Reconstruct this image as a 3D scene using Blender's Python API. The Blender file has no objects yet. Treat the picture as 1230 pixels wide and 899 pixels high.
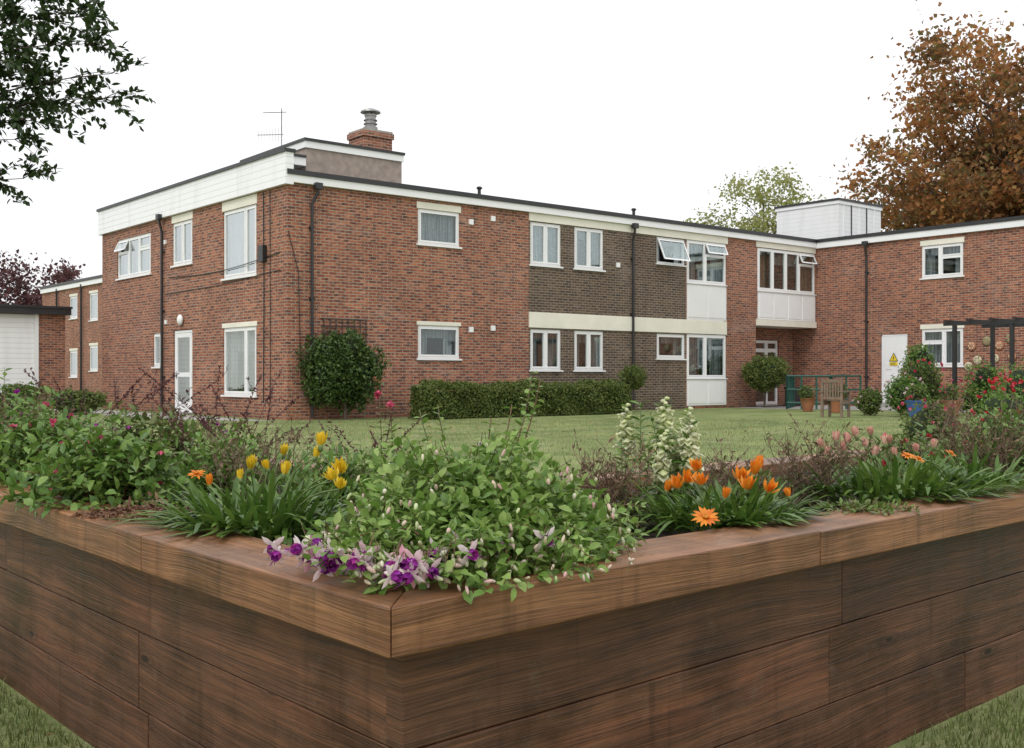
import bpy, math, random
from mathutils import Vector, Matrix
random.seed(11)
U=random.uniform; R=random.random; G=random.gauss
V=Vector
scene=bpy.context.scene
UP=V((0,0,1))

# ---------------------------------------------------------------- helpers
class MB:
    def __init__(s): s.v=[];s.f=[];s.m=[];s.uv=[]
    def add(s,vs,fs,mat=0,uvs=None):
        n=len(s.v); s.v.extend([tuple(p) for p in vs])
        for i,f in enumerate(fs):
            s.f.append([a+n for a in f]); s.m.append(mat)
            if uvs: s.uv.extend(uvs[i])
            else: s.uv.extend([(0.0,0.0)]*len(f))
    def build(s,name,mats,parent=None,smooth=False,bevel=0):
        me=bpy.data.meshes.new(name); me.from_pydata(s.v,[],s.f)
        for m in mats: me.materials.append(m)
        me.polygons.foreach_set('material_index',s.m)
        uvl=me.uv_layers.new(name='UVMap')
        flat=[c for t in s.uv for c in t]
        uvl.data.foreach_set('uv',flat)
        if smooth: me.polygons.foreach_set('use_smooth',[True]*len(s.f))
        me.update()
        ob=bpy.data.objects.new(name,me); scene.collection.objects.link(ob)
        if parent: ob.parent=parent
        if bevel:
            b=ob.modifiers.new('bevel','BEVEL'); b.width=bevel; b.segments=2; b.limit_method='ANGLE'
        return ob
def empty(name):
    e=bpy.data.objects.new(name,None); scene.collection.objects.link(e); e.empty_display_size=.3; return e
class Fr:  # local frame: t along, d inward, z up
    def __init__(s,O,A,N,Up=UP): s.O=V(O);s.A=V(A).normalized();s.N=V(N).normalized();s.U=V(Up).normalized()
    def p(s,t,d,z): return s.O+s.A*t+s.N*d+s.U*z
def box(mb,F,t0,t1,d0,d1,z0,z1,mat=0,uo=(0,0)):
    c=[(t,d,z) for z in (z0,z1) for d in (d0,d1) for t in (t0,t1)]
    vs=[F.p(*q) for q in c]
    fs=[(0,1,5,4),(2,6,7,3),(0,4,6,2),(1,3,7,5),(4,5,7,6),(0,2,3,1)]
    kinds=[0,0,1,1,2,2]; uvs=[]
    for f,k in zip(fs,kinds):
        row=[]
        for i in f:
            t,d,z=c[i]
            a,b=((t,z),(d,z),(t,d))[k]
            row.append((a+uo[0],b+uo[1]))
        uvs.append(row)
    mb.add(vs,fs,mat,uvs)
def quad(mb,F,pts,mat,uvs): mb.add([F.p(*q) for q in pts],[(0,1,2,3)],mat,[uvs])
def wall(mb,F,t0,t1,z0,z1,ops,mat=0,rev=.11):
    ts=sorted({t0,t1}|{o[0] for o in ops}|{o[1] for o in ops}); zs=sorted({z0,z1}|{o[2] for o in ops}|{o[3] for o in ops})
    for a,b in zip(ts,ts[1:]):
        for c,d in zip(zs,zs[1:]):
            mt,mz=(a+b)/2,(c+d)/2
            if any(o[0]<mt<o[1] and o[2]<mz<o[3] for o in ops): continue
            quad(mb,F,[(a,0,c),(b,0,c),(b,0,d),(a,0,d)],mat,[(a,c),(b,c),(b,d),(a,d)])
    for a,b,c,d in ops:
        for x in (a,b): quad(mb,F,[(x,0,c),(x,rev,c),(x,rev,d),(x,0,d)],mat,[(x,c),(x+rev,c),(x+rev,d),(x,d)])
        for y in (c,d): quad(mb,F,[(a,0,y),(b,0,y),(b,rev,y),(a,rev,y)],mat,[(a,y),(b,y),(b,y+rev),(a,y+rev)])
def tube(mb,pts,rs,mat=0,n=6):
    pts=[V(p) for p in pts]
    if not isinstance(rs,(list,tuple)): rs=[rs]*len(pts)
    vs=[];fs=[];uv=[]
    for i,p in enumerate(pts):
        t=(pts[min(i+1,len(pts)-1)]-pts[max(i-1,0)])
        if t.length<1e-6: t=V((0,0,1))
        t.normalize(); a=t.cross(V((.31,.82,.47))).normalized(); b=t.cross(a)
        for k in range(n):
            w=2*math.pi*k/n; vs.append(p+(a*math.cos(w)+b*math.sin(w))*rs[i])
    for i in range(len(pts)-1):
        for k in range(n):
            k2=(k+1)%n; fs.append((i*n+k,i*n+k2,(i+1)*n+k2,(i+1)*n+k))
            uv.append([(k/n,i*.3),((k+1)/n,i*.3),((k+1)/n,i*.3+.3),(k/n,i*.3+.3)])
    fs.append(tuple(range(n))); uv.append([(0,0)]*n)
    fs.append(tuple(range((len(pts)-1)*n,len(pts)*n))); uv.append([(0,0)]*n)
    mb.add(vs,fs,mat,uv)
def rv():
    while True:
        v=V((U(-1,1),U(-1,1),U(-1,1)))
        if .01<v.length<1: return v.normalized()
def leaf(mb,p,d,n,L,W,mat=0,curl=.25,fold=.25):
    d=d.normalized(); s=d.cross(n)
    if s.length<1e-4: s=d.cross(V((1,.2,.1)))
    s.normalize(); n=s.cross(d)
    def c(x): return p+d*(L*x)-n*(curl*L*x*x)
    def e(x,w,sg): return c(x)+s*(sg*w*W)+n*(fold*w*W)
    vs=[c(0),e(.3,.42,-1),c(.3),e(.3,.42,1),e(.65,.42,-1),c(.65),e(.65,.42,1),c(1)]
    mb.add(vs,[(0,1,2),(0,2,3),(1,4,5,2),(2,5,6,3),(4,7,5),(5,7,6)],mat)
def strap(mb,p,d,n,L,W,mat=0,curl=.5,segs=6):
    d=d.normalized(); s=d.cross(n)
    if s.length<1e-4: s=V((1,0,0))
    s.normalize(); n=s.cross(d).normalized()
    vs=[];fs=[];tw=U(-.4,.4)
    for i in range(segs+1):
        x=i/segs; c=p+d*(L*x)-V((0,0,1))*(curl*L*x*x)+s*(tw*L*x*x*.4)
        c=clampz(c,.677+.004*x)
        w=W*(.25+1.5*x-1.7*x**3.2); w=max(w,.0006)*.55
        vs+= [c-s*w+n*w*.35,c,c+s*w+n*w*.35]
    for i in range(segs):
        a=i*3; fs+=[(a,a+1,a+4,a+3),(a+1,a+2,a+5,a+4)]
    mb.add(vs,fs,mat)
def blob(mb,c,ax,L,W,mat=0,seg=7,rings=5,tip=0.0):
    ax=ax.normalized(); a=ax.cross(V((.3,.8,.5))).normalized(); b=ax.cross(a); vs=[c-ax*L/2];fs=[]
    for i in range(1,rings):
        th=math.pi*i/rings; r=math.sin(th)*W/2*(1-tip*(i/rings)); h=-math.cos(th)*L/2
        for k in range(seg):
            w=2*math.pi*k/seg; vs.append(c+ax*h+(a*math.cos(w)+b*math.sin(w))*r)
    vs.append(c+ax*L/2); m=len(vs)-1
    for k in range(seg): fs.append((0,1+(k+1)%seg,1+k)); fs.append((m,m-seg+k,m-seg+(k+1)%seg))
    for i in range(rings-2):
        for k in range(seg): k2=(k+1)%seg; fs.append((1+i*seg+k,1+i*seg+k2,1+(i+1)*seg+k2,1+(i+1)*seg+k))
    mb.add(vs,fs,mat)
def diamond(mb,p,size,mat=0,ar=.6,flat=0):
    d=rv(); n=rv(); n.z+=flat; s=d.cross(n)
    if s.length<1e-3: return
    s.normalize(); n=s.cross(d)
    mb.add([p-d*size*.5,p+s*size*ar*.5+n*size*.12,p+d*size*.5,p-s*size*ar*.5+n*size*.12],[(0,1,2,3)],mat)

# ---------------------------------------------------------------- materials
def newmat(name):
    m=bpy.data.materials.new(name); m.use_nodes=True; nt=m.node_tree
    return m,nt,nt.nodes['Principled BSDF']
def N(nt,t,ins=None,**props):
    n=nt.nodes.new(t)
    for k,v in props.items(): setattr(n,k,v)
    if ins:
        for k,v in ins.items():
            if isinstance(v,bpy.types.NodeSocket): nt.links.new(v,n.inputs[k])
            else: n.inputs[k].default_value=v
    return n
def c4(c): return (c[0],c[1],c[2],1)
def mix(nt,f,a,b,mode='MIX'):
    n=nt.nodes.new('ShaderNodeMix'); n.data_type='RGBA'; n.blend_type=mode
    for idx,v in ((0,f),(6,a),(7,b)):
        if isinstance(v,bpy.types.NodeSocket): nt.links.new(v,n.inputs[idx])
        else: n.inputs[idx].default_value=v if idx==0 else c4(v)
    return n.outputs[2]
def mr(nt,val,a,b,c,d):
    return N(nt,'ShaderNodeMapRange',{0:val,1:a,2:b,3:c,4:d}).outputs[0]
def noise(nt,vec,scale,detail=3,rough=.5,dist=0):
    return N(nt,'ShaderNodeTexNoise',{'Vector':vec,'Scale':scale,'Detail':detail,'Roughness':rough,'Distortion':dist}).outputs[0]
def mapv(nt,vec,sc): return N(nt,'ShaderNodeMapping',{'Vector':vec,'Scale':sc}).outputs[0]
def bump(nt,bs,h,st,dist=.01):
    b=N(nt,'ShaderNodeBump',{'Height':h,'Strength':st,'Distance':dist}); nt.links.new(b.outputs[0],bs.inputs['Normal'])
def simple(name,c,rough=.6,var=.12,scale=3,bmp=0,metal=0,spec=.5):
    m,nt,b=newmat(name); g=N(nt,'ShaderNodeNewGeometry'); pos=g.outputs['Position']
    n=noise(nt,pos,scale,5,.6); f=mr(nt,n,.3,.7,0,1)
    col=mix(nt,f,[x*(1-var) for x in c],[min(1,x*(1+var)) for x in c])
    nt.links.new(col,b.inputs['Base Color']); b.inputs['Roughness'].default_value=rough; b.inputs['Metallic'].default_value=metal
    b.inputs['Specular IOR Level'].default_value=spec
    if bmp: bump(nt,b,noise(nt,pos,scale*12,4),bmp)
    return m
def brick(name,c1,c2,mort,dark,pale):
    m,nt,b=newmat(name); uv=N(nt,'ShaderNodeTexCoord').outputs['UV']
    bt=N(nt,'ShaderNodeTexBrick',{'Vector':uv,'Color1':c4(c1),'Color2':c4(c2),'Mortar':c4(mort),'Scale':1.0,'Mortar Size':.0085,'Mortar Smooth':.2,'Bias':0.0,'Brick Width':.225,'Row Height':.075})
    n1=noise(nt,mapv(nt,uv,(4.4,13.3,1)),1.0,2,.7)
    n3=noise(nt,mapv(nt,uv,(3.9,12.1,1)),1.3,2,.7)
    n2=noise(nt,uv,.55,5,.65)
    def sub(v): return N(nt,'ShaderNodeMath',{0:v,1:bt.outputs['Fac']},operation='SUBTRACT',use_clamp=True).outputs[0]
    col=mix(nt,sub(mr(nt,n1,.50,.60,0,.9)),bt.outputs[0],dark)
    col=mix(nt,sub(mr(nt,n3,.56,.66,0,.75)),col,pale)
    col=mix(nt,mr(nt,n2,.3,.7,0,1),col,mix(nt,1.0,col,(.72,.68,.66),'MULTIPLY'))
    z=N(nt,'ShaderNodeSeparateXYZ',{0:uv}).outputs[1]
    st=noise(nt,mapv(nt,uv,(2.2,.22,1)),1.0,4)
    col=mix(nt,mr(nt,st,.55,.75,0,.4),col,mix(nt,1.0,col,(.55,.52,.50),'MULTIPLY'))
    ef=noise(nt,mapv(nt,uv,(.5,1.2,1)),1.0,5,.7)
    col=mix(nt,mr(nt,ef,.54,.72,0,.20),col,(.48,.40,.34))
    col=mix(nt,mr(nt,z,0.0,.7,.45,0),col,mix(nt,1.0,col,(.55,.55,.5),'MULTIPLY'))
    nt.links.new(col,b.inputs['Base Color']); b.inputs['Roughness'].default_value=.88
    inv=mr(nt,bt.outputs['Fac'],0,1,1,0); bump(nt,b,inv,.6,.008)
    return m
def wood(name,ca,cb,cd,rough,wet=.25,mott=.75,spec=.5,tone=((.80,.77,.75),(1.18,1.14,1.10)),redf=.3):
    m,nt,b=newmat(name); uv=N(nt,'ShaderNodeTexCoord').outputs['UV']; pos=N(nt,'ShaderNodeNewGeometry').outputs['Position']
    isl=N(nt,'ShaderNodeNewGeometry').outputs['Random Per Island']
    warp=noise(nt,mapv(nt,uv,(1.1,4,1)),1.0,2)
    w2=N(nt,'ShaderNodeVectorMath',{0:uv,1:N(nt,'ShaderNodeCombineXYZ',{0:0.0,1:N(nt,'ShaderNodeMath',{0:warp,1:.08},operation='MULTIPLY').outputs[0]}).outputs[0]},operation='ADD').outputs[0]
    g1=noise(nt,mapv(nt,w2,(.8,38,1)),1.0,5,.65)
    g2=noise(nt,mapv(nt,w2,(4,230,1)),1.0,3,.6)
    vo=N(nt,'ShaderNodeTexVoronoi',{'Vector':mapv(nt,uv,(1.9,6,1)),'Scale':1.0,'Randomness':1.0}).outputs['Distance']
    rings=N(nt,'ShaderNodeMath',{0:N(nt,'ShaderNodeMath',{0:vo,1:70.0},operation='MULTIPLY').outputs[0]},operation='SINE').outputs[0]
    col=mix(nt,mr(nt,g1,.36,.62,0,1),ca,cb)
    col=mix(nt,mr(nt,g2,.43,.70,0,.75),col,cd)
    k=N(nt,'ShaderNodeMath',{0:mr(nt,vo,.06,.22,.6,0),1:mr(nt,rings,-1,1,.2,1)},operation='MULTIPLY').outputs[0]
    col=mix(nt,k,col,cd)
    col=mix(nt,mr(nt,vo,.05,.075,.9,0),col,[x*.6 for x in cd])
    big=noise(nt,pos,3.2,6,.65)
    col=mix(nt,mr(nt,big,.42,.64,0,mott),col,mix(nt,1.0,col,(.40,.36,.34),'MULTIPLY'))
    red=noise(nt,mapv(nt,uv,(1.4,5,1)),1.0,4)
    col=mix(nt,mr(nt,red,.52,.68,0,redf),col,mix(nt,1.0,col,(1.4,.95,.8),'MULTIPLY'))
    drip=noise(nt,mapv(nt,uv,(22,1.2,1)),1.0,4)
    col=mix(nt,mr(nt,drip,.57,.70,0,.5),col,mix(nt,1.0,col,(.42,.39,.38),'MULTIPLY'))
    gr=noise(nt,pos,11,5,.7); col=mix(nt,mr(nt,gr,.58,.75,0,.35),col,(.16,.12,.085))
    col=mix(nt,isl,mix(nt,1.0,col,tone[0],'MULTIPLY'),mix(nt,1.0,col,tone[1],'MULTIPLY'))
    nt.links.new(col,b.inputs['Base Color']); b.inputs['Specular IOR Level'].default_value=spec
    nt.links.new(mr(nt,big,.35,.65,rough,rough-wet),b.inputs['Roughness'])
    bump(nt,b,N(nt,'ShaderNodeMath',{0:g2,1:g1},operation='ADD').outputs[0],.55,.004)
    return m
def foliage(name,cols,rough=.45,trans=.3,spec=.4):
    m,nt,b=newmat(name); isl=N(nt,'ShaderNodeNewGeometry').outputs['Random Per Island']
    cr=N(nt,'ShaderNodeValToRGB',{0:isl}); el=cr.color_ramp.elements
    while len(el)<len(cols): el.new(.5)
    for i,c in enumerate(cols): el[i].position=i/max(1,len(cols)-1); el[i].color=c4(c)
    pos=N(nt,'ShaderNodeNewGeometry').outputs['Position']
    col=mix(nt,mr(nt,noise(nt,pos,60,2),.35,.65,0,1),cr.outputs[0],mix(nt,1.0,cr.outputs[0],(.78,.8,.75),'MULTIPLY'))
    nt.links.new(col,b.inputs['Base Color']); b.inputs['Roughness'].default_value=rough; b.inputs['Specular IOR Level'].default_value=spec
    if trans:
        tr=N(nt,'ShaderNodeBsdfTranslucent',{'Color':col}); ms=N(nt,'ShaderNodeMixShader',{0:trans,1:b.outputs[0],2:tr.outputs[0]})
        nt.links.new(ms.outputs[0],nt.nodes['Material Output'].inputs[0])
    return m

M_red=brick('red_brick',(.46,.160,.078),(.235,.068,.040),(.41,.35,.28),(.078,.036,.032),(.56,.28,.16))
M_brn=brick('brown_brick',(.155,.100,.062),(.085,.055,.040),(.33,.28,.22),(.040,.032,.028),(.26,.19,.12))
M_white=simple('white_upvc',(.84,.84,.84),.35,.03,1.5)
M_cream=simple('cream_painted_render',(.79,.76,.65),.6,.08,1.2)
def shiplap(name,c,pitch):
    m,nt,b=newmat(name); uv=N(nt,'ShaderNodeTexCoord').outputs['UV']; y=N(nt,'ShaderNodeSeparateXYZ',{0:uv}).outputs[1]
    fr=N(nt,'ShaderNodeMath',{0:N(nt,'ShaderNodeMath',{0:y,1:1/pitch},operation='MULTIPLY').outputs[0]},operation='FRACT').outputs[0]
    dirt=noise(nt,mapv(nt,uv,(3,.4,1)),1.0,4)
    col=mix(nt,mr(nt,fr,0,.12,.6,0),c,[x*.45 for x in c]); col=mix(nt,mr(nt,dirt,.5,.75,0,.4),col,[x*.7 for x in c])
    nt.links.new(col,b.inputs['Base Color']); b.inputs['Roughness'].default_value=.45; bump(nt,b,fr,.6,.02); return m
M_ship=shiplap('white_shiplap',(.84,.84,.84),.16)
M_black=simple('black_gutter_plastic',(.022,.022,.024),.4,.2,2)
M_felt=simple('roof_felt',(.10,.10,.10),.9,.3,2,.4)
M_rough=simple('grey_roughcast',(.33,.27,.235),.95,.22,6,.8)
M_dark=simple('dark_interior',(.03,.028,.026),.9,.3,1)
M_metal=simple('weathered_metal',(.30,.29,.28),.4,.25,6,0,.8)
def glass():
    m,nt,b=newmat('window_glass'); nt.nodes.remove(b)
    lw=N(nt,'ShaderNodeLayerWeight',{'Blend':.35}).outputs['Fresnel']
    gl=N(nt,'ShaderNodeBsdfGlossy',{'Color':(.9,.95,.95,1),'Roughness':.03}); tr=N(nt,'ShaderNodeBsdfTransparent',{'Color':(.86,.89,.89,1)})
    ms=N(nt,'ShaderNodeMixShader',{0:mr(nt,lw,0,1,.03,.55),1:tr.outputs[0],2:gl.outputs[0]})
    nt.links.new(ms.outputs[0],nt.nodes['Material Output'].inputs[0]); return m
M_glass=glass()
def curtain(name,c):
    m,nt,b=newmat(name); uv=N(nt,'ShaderNodeTexCoord').outputs['UV']
    f=noise(nt,mapv(nt,uv,(13,.5,1)),1.0,3,.6,.3); l=N(nt,'ShaderNodeTexVoronoi',{'Vector':uv,'Scale':14.0}).outputs['Distance']
    col=mix(nt,mr(nt,f,.38,.62,0,1),[x*.30 for x in c],c); col=mix(nt,mr(nt,l,.2,.5,.45,0),col,[x*.45 for x in c])
    nt.links.new(col,b.inputs['Base Color']); b.inputs['Roughness'].default_value=.9; bump(nt,b,f,.8,.04); return m
M_net=curtain('net_curtain',(.54,.56,.58)); M_tan=curtain('tan_curtain',(.50,.30,.18))
M_cap=wood('wet_softwood_coping',(.36,.178,.082),(.22,.102,.048),(.085,.040,.021),.55,.25,.8,.35,((.85,.84,.83),(1.12,1.1,1.08)),.2)
M_body=wood('dark_stained_sleeper',(.200,.092,.048),(.100,.047,.027),(.030,.017,.012),.6,.2,.85,.35,((.72,.71,.70),(1.2,1.15,1.1)),.35)
M_soil=simple('potting_soil',(.035,.022,.015),.95,.5,14,1.0)
M_conc=simple('concrete_paving',(.34,.32,.30),.85,.2,2.5,.3)
M_bark=simple('tree_bark',(.09,.065,.05),.9,.35,9,.8)

def lawnmat():
    m,nt,b=newmat('lawn_grass'); pos=N(nt,'ShaderNodeNewGeometry').outputs['Position']
    a=noise(nt,pos,.6,6,.75); c=noise(nt,pos,26,5,.7)
    col=mix(nt,mr(nt,a,.40,.60,0,1),(.130,.175,.058),(.25,.285,.11)); col=mix(nt,mr(nt,c,.38,.66,0,.6),col,(.085,.11,.038))
    dd=noise(nt,pos,1.3,5,.7); col=mix(nt,mr(nt,dd,.50,.68,0,.7),col,(.29,.275,.15))
    nt.links.new(col,b.inputs['Base Color']); b.inputs['Roughness'].default_value=.9; b.inputs['Specular IOR Level'].default_value=.15
    bump(nt,b,c,.6,.03); return m
M_lawn=lawnmat()
M_blade=foliage('grass_blades',[(.09,.13,.035),(.16,.20,.058),(.26,.29,.11),(.13,.16,.045),(.28,.26,.13)],.6,.35)
L_fuch=foliage('fuchsia_leaves',[(.09,.17,.028),(.16,.28,.050),(.24,.37,.080),(.34,.45,.14),(.12,.22,.035),(.28,.40,.11)],.40,.35,.3)
L_gaz=foliage('gazania_leaves',[(.055,.12,.018),(.095,.18,.03),(.15,.24,.045),(.07,.14,.025)],.35,.28)
L_mix=foliage('mixed_leaves',[(.065,.11,.024),(.12,.19,.038),(.19,.27,.06),(.09,.15,.03),(.18,.19,.06),(.13,.11,.045)],.5,.3)
L_grn=foliage('bright_leaves',[(.08,.16,.03),(.14,.25,.05),(.22,.33,.07),(.10,.20,.035)],.4,.3)
L_dark=foliage('dark_evergreen_leaves',[(.03,.065,.016),(.055,.10,.022),(.09,.15,.03),(.13,.18,.05)],.4,.2)
L_hedge=foliage('hedge_leaves',[(.06,.10,.02),(.10,.15,.03),(.15,.20,.04),(.19,.20,.055)],.5,.25)
L_dry=foliage('dried_stems',[(.22,.14,.09),(.13,.08,.055),(.30,.21,.13),(.14,.07,.055),(.14,.15,.055)],.8,.15)
L_mar=foliage('maroon_seedheads',[(.08,.025,.03),(.13,.04,.042),(.06,.03,.028)],.7,.1)
L_stem=foliage('red_green_stems',[(.15,.06,.035),(.11,.13,.04),(.20,.08,.05)],.5,0)
P_or=foliage('orange_petals',[(.85,.24,.015),(.90,.33,.03),(.75,.16,.01)],.5,.3)
P_ye=foliage('yellow_petals',[(.85,.62,.03),(.80,.52,.02),(.88,.72,.08)],.5,.3)
P_cr=foliage('cream_petals',[(.80,.82,.50),(.84,.82,.62),(.70,.76,.36)],.5,.35)
P_bud=foliage('fuchsia_buds',[(.78,.76,.52),(.80,.58,.52),(.60,.68,.36),(.84,.78,.66),(.78,.42,.45)],.4,.3)
P_pk=foliage('pink_petals',[(.62,.06,.16),(.75,.15,.25),(.5,.03,.10)],.5,.3)
P_pu=foliage('purple_petals',[(.22,.02,.28),(.35,.03,.36),(.45,.04,.30)],.5,.3)
P_wh=foliage('pale_pink_sepals',[(.82,.58,.64),(.85,.75,.76),(.75,.35,.45)],.4,.3)
P_pe=foliage('peach_petals',[(.80,.46,.34),(.72,.32,.30),(.82,.60,.44)],.5,.3)
P_red=foliage('red_petals',[(.5,.02,.03),(.65,.04,.05),(.6,.08,.15)],.5,.2)

# ---------------------------------------------------------------- ground
def sheet(name,poly,z,mat,nx=None):
    mb=MB(); mb.add([(x,y,z) for x,y in poly],[tuple(range(len(poly)))],0); return mb.build(name,[mat])
sheet('lawn_ground',[(-300,-60),(300,-60),(300,400),(-300,400)],0,M_lawn)

# ---------------------------------------------------------------- main building
bld=empty('brick_apartment_building')
dM=V((1.229,1,0)).normalized(); nM=V((-dM.y,dM.x,0)); eL=V((-.857,1,0)).normalized(); nL=V((eL.y,-eL.x,0))
C=V((-5.34,25.5,0)); K=C+dM*21.02; wA=V((dM.y,-dM.x,0))
FM=Fr(C,dM,nM); FL=Fr(C,eL,nL); FW=Fr(K,wA,dM)
MW=[M_white,M_glass,M_net,M_dark,M_tan,M_cream]
wcount=[0]
def window(F,t0,t1,z0,z1,cols=1,cur=2,trans=None,openc=None,sill=True,lintel=.17,dd=0,parent=None,half=False,name='window'):
    mb=MB(); f=.06
    def B(a,b,c,d,e,g,m=0): box(mb,F,a,b,c+dd,d+dd,e,g,m)
    B(t0,t1,.03,.10,z0,z0+f); B(t0,t1,.03,.10,z1-f,z1); B(t0,t0+f,.031,.099,z0+f,z1-f); B(t1-f,t1,.031,.099,z0+f,z1-f)
    if isinstance(cols,int): cols=[1]*cols
    tot=sum(cols); x=t0+f; W=t1-t0-2*f; edges=[]
    for i,c in enumerate(cols):
        w=W*c/tot; edges.append((x,x+w)); x+=w
        if i<len(cols)-1: B(x-.03,x+.03,.029,.098,z0+f,z1-f)
    for i,(a,b) in enumerate(edges):
        a2=a+(.03 if i else 0); b2=b-(.03 if i<len(edges)-1 else 0)
        zz=[(z0+f,z1-f)]
        if trans and i in trans:
            zt=z1-f-trans[i]; B(a2,b2,.028,.097,zt-.025,zt+.025); zz=[(z0+f,zt-.025),(zt+.025,z1-f)]
        for j,(c,d) in enumerate(zz):
            s=.042; isopen=openc is not None and (i,j)==openc
            if isopen:
                ang=math.radians(24); o=F.p(0,.02+dd,d); FF=Fr(o,F.A,F.N*math.cos(ang)+F.U*math.sin(ang), F.U*math.cos(ang)+F.N*math.sin(ang))
                h=d-c
                for q in ((a2,b2,-.03,.02,-h,-h+s),(a2,b2,-.03,.02,-s,0),(a2,a2+s,-.029,.019,-h+s,-s),(b2-s,b2,-.029,.019,-h+s,-s)): box(mb,FF,*q,0)
                box(mb,FF,a2+s,b2-s,-.005,.0,-h+s,-s,1)
            else:
                B(a2,b2,.012,.075,c,c+s);B(a2,b2,.012,.075,d-s,d);B(a2,a2+s,.013,.074,c+s,d-s);B(b2-s,b2,.013,.074,c+s,d-s)
                box(mb,F,a2+s,b2-s,.045+dd,.05+dd,c+s,d-s,1)
    def drape(a,b,c,d,dep,m):
        n=max(6,int((b-a)/.05)); vs=[];fs=[];uv=[]; ph=U(0,6)
        for i in range(n+1):
            x=a+(b-a)*i/n; o=dep+.022*math.sin(ph+i*1.9+math.sin(i*.7))
            vs+=[F.p(x,o,c),F.p(x,o,d)]
        for i in range(n):
            fs.append((2*i,2*i+2,2*i+3,2*i+1)); x0=a+(b-a)*i/n+ph; x1=a+(b-a)*(i+1)/n+ph; uv.append([(x0,c),(x1,c),(x1,d),(x0,d)])
        mb.add(vs,fs,m,uv)
    if cur:
        if half:
            w=(t1-t0)*U(.24,.34); drape(t0+.02,t0+w,z0,z1,.2+dd,cur); drape(t1-w,t1-.02,z0,z1,.2+dd,cur)
            drape(t0+w,t1-w,z1-(z1-z0)*U(.24,.5),z1,.19+dd,2)
        else:
            drape(t0+.02,t1-.02,z0+.02,z1,.2+dd,cur)
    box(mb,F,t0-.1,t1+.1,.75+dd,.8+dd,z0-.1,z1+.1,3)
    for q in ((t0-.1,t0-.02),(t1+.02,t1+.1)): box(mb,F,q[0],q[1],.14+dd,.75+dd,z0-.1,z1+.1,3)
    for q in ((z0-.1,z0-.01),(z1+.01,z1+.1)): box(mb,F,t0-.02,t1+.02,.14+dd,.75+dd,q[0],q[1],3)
    if sill: B(t0-.05,t1+.05,-.05,.06,z0-.045,z0-.001)
    if lintel: B(t0-.04,t1+.04,-.012,.05,z1+.001,z1+lintel,5)
    wcount[0]+=1
    return mb.build('%s_%d'%(name,wcount[0]),MW,parent or bld)
wm=MB()
wM1=[(3.74,5.08,4.49,5.41),(3.74,5.08,1.51,2.38)]
wall(wm,FM,0,7.49,0,5.75,wM1,0)
wM2=[(7.55,8.71,4.2,5.41),(9.23,10.41,4.2,5.41),(12.71,14.02,4.58,5.41),(7.55,8.71,1.22,2.38),(9.23,10.41,1.22,2.38),(12.71,14.02,1.6,2.38)]
wall(wm,FM,7.49,14.06,0,5.75,wM2,1)
wall(wm,FM,14.06,16.07,0,5.75,[(14.1,16.03,.1,5.6)],0)
wall(wm,FM,16.07,17.6,0,5.75,[],0)
wall(wm,FM,17.6,21.02,2.85,5.75,[(17.68,20.98,3.0,5.45)],0)
quad(wm,FM,[(17.6,0,0),(17.6,1.7,0),(17.6,1.7,2.85),(17.6,0,2.85)],0,[(0,0),(1.7,0),(1.7,2.85),(0,2.85)])
quad(wm,FM,[(21.02,0,0),(21.02,1.7,0),(21.02,1.7,2.85),(21.02,0,2.85)],0,[(0,0),(1.7,0),(1.7,2.85),(0,2.85)])
FR=Fr(FM.p(0,1.0,0),dM,nM)
wall(wm,FR,17.6,21.02,0,2.85,[(17.9,20.2,.02,2.35)],0)
wL=[(8.19,10.84,4.09,5.30),(5.30,6.62,4.17,5.38),(1.55,3.40,3.58,5.34),(1.55,3.40,.56,2.30),(5.30,6.55,.02,2.35),(7.45,8.0,1.32,2.3)]
wall(wm,FL,0,12.15,0,5.75,wL,0)
wW=[(4.12,5.56,4.28,5.35),(4.12,5.56,1.38,2.6),(2.61,3.61,.12,2.45),(10,11.4,4.28,5.35),(10,11.4,1.38,2.6)]
wall(wm,FW,0,16,0,5.75,wW,0)
FB=Fr(FL.p(12.15,0,0),dM,nM); wall(wm,FB,0,10,0,5.75,[],0)
FE=Fr(FW.p(16,0,0),dM,-wA); wall(wm,FE,0,10,0,5.75,[],0)
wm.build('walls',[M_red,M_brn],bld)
def prism(mb,poly,z0,z1,mat=0):
    n=len(poly); vs=[(p[0],p[1],z0) for p in poly]+[(p[0],p[1],z1) for p in poly]
    fs=[tuple(range(n)),tuple(range(n,2*n))]+[(i,(i+1)%n,n+(i+1)%n,n+i) for i in range(n)]
    uvs=[[(vs[a][0],vs[a][1]) for a in f] for f in fs[:2]]
    for i in range(n):
        L=(V(poly[i])-V(poly[(i+1)%n])).length; uvs.append([(0,z0),(L,z0),(L,z1),(0,z1)])
    mb.add(vs,fs,mat,uvs)
rb=MB()
prism(rb,[FM.p(0.02,.02,0),FM.p(30,.02,0),FM.p(30,12,0),FL.p(12.13,.02,0)],5.752,5.86)
prism(rb,[FW.p(.03,.02,0),FW.p(15.98,.02,0),FW.p(15.98,10,0),FW.p(.03,10,0)],5.753,5.862)
rb.build('flat_roof',[M_felt],bld)
fb=MB()
box(fb,FM,.0,20.9,-.10,.05,5.66,5.84,0); box(fb,FM,-.05,20.88,-.13,.10,5.84,5.96,1)
box(fb,FW,0.0,16,-.10,.05,5.64,5.84,0); box(fb,FW,-.1,16,-.13,.10,5.841,5.961,1)
box(fb,FL,-.10,12.25,-.10,.12,5.60,6.36,2); box(fb,FL,-.13,12.3,-.14,.16,6.36,6.44,1)
box(fb,FB,.13,10,-.1,.12,5.6,6.3,2)
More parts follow.
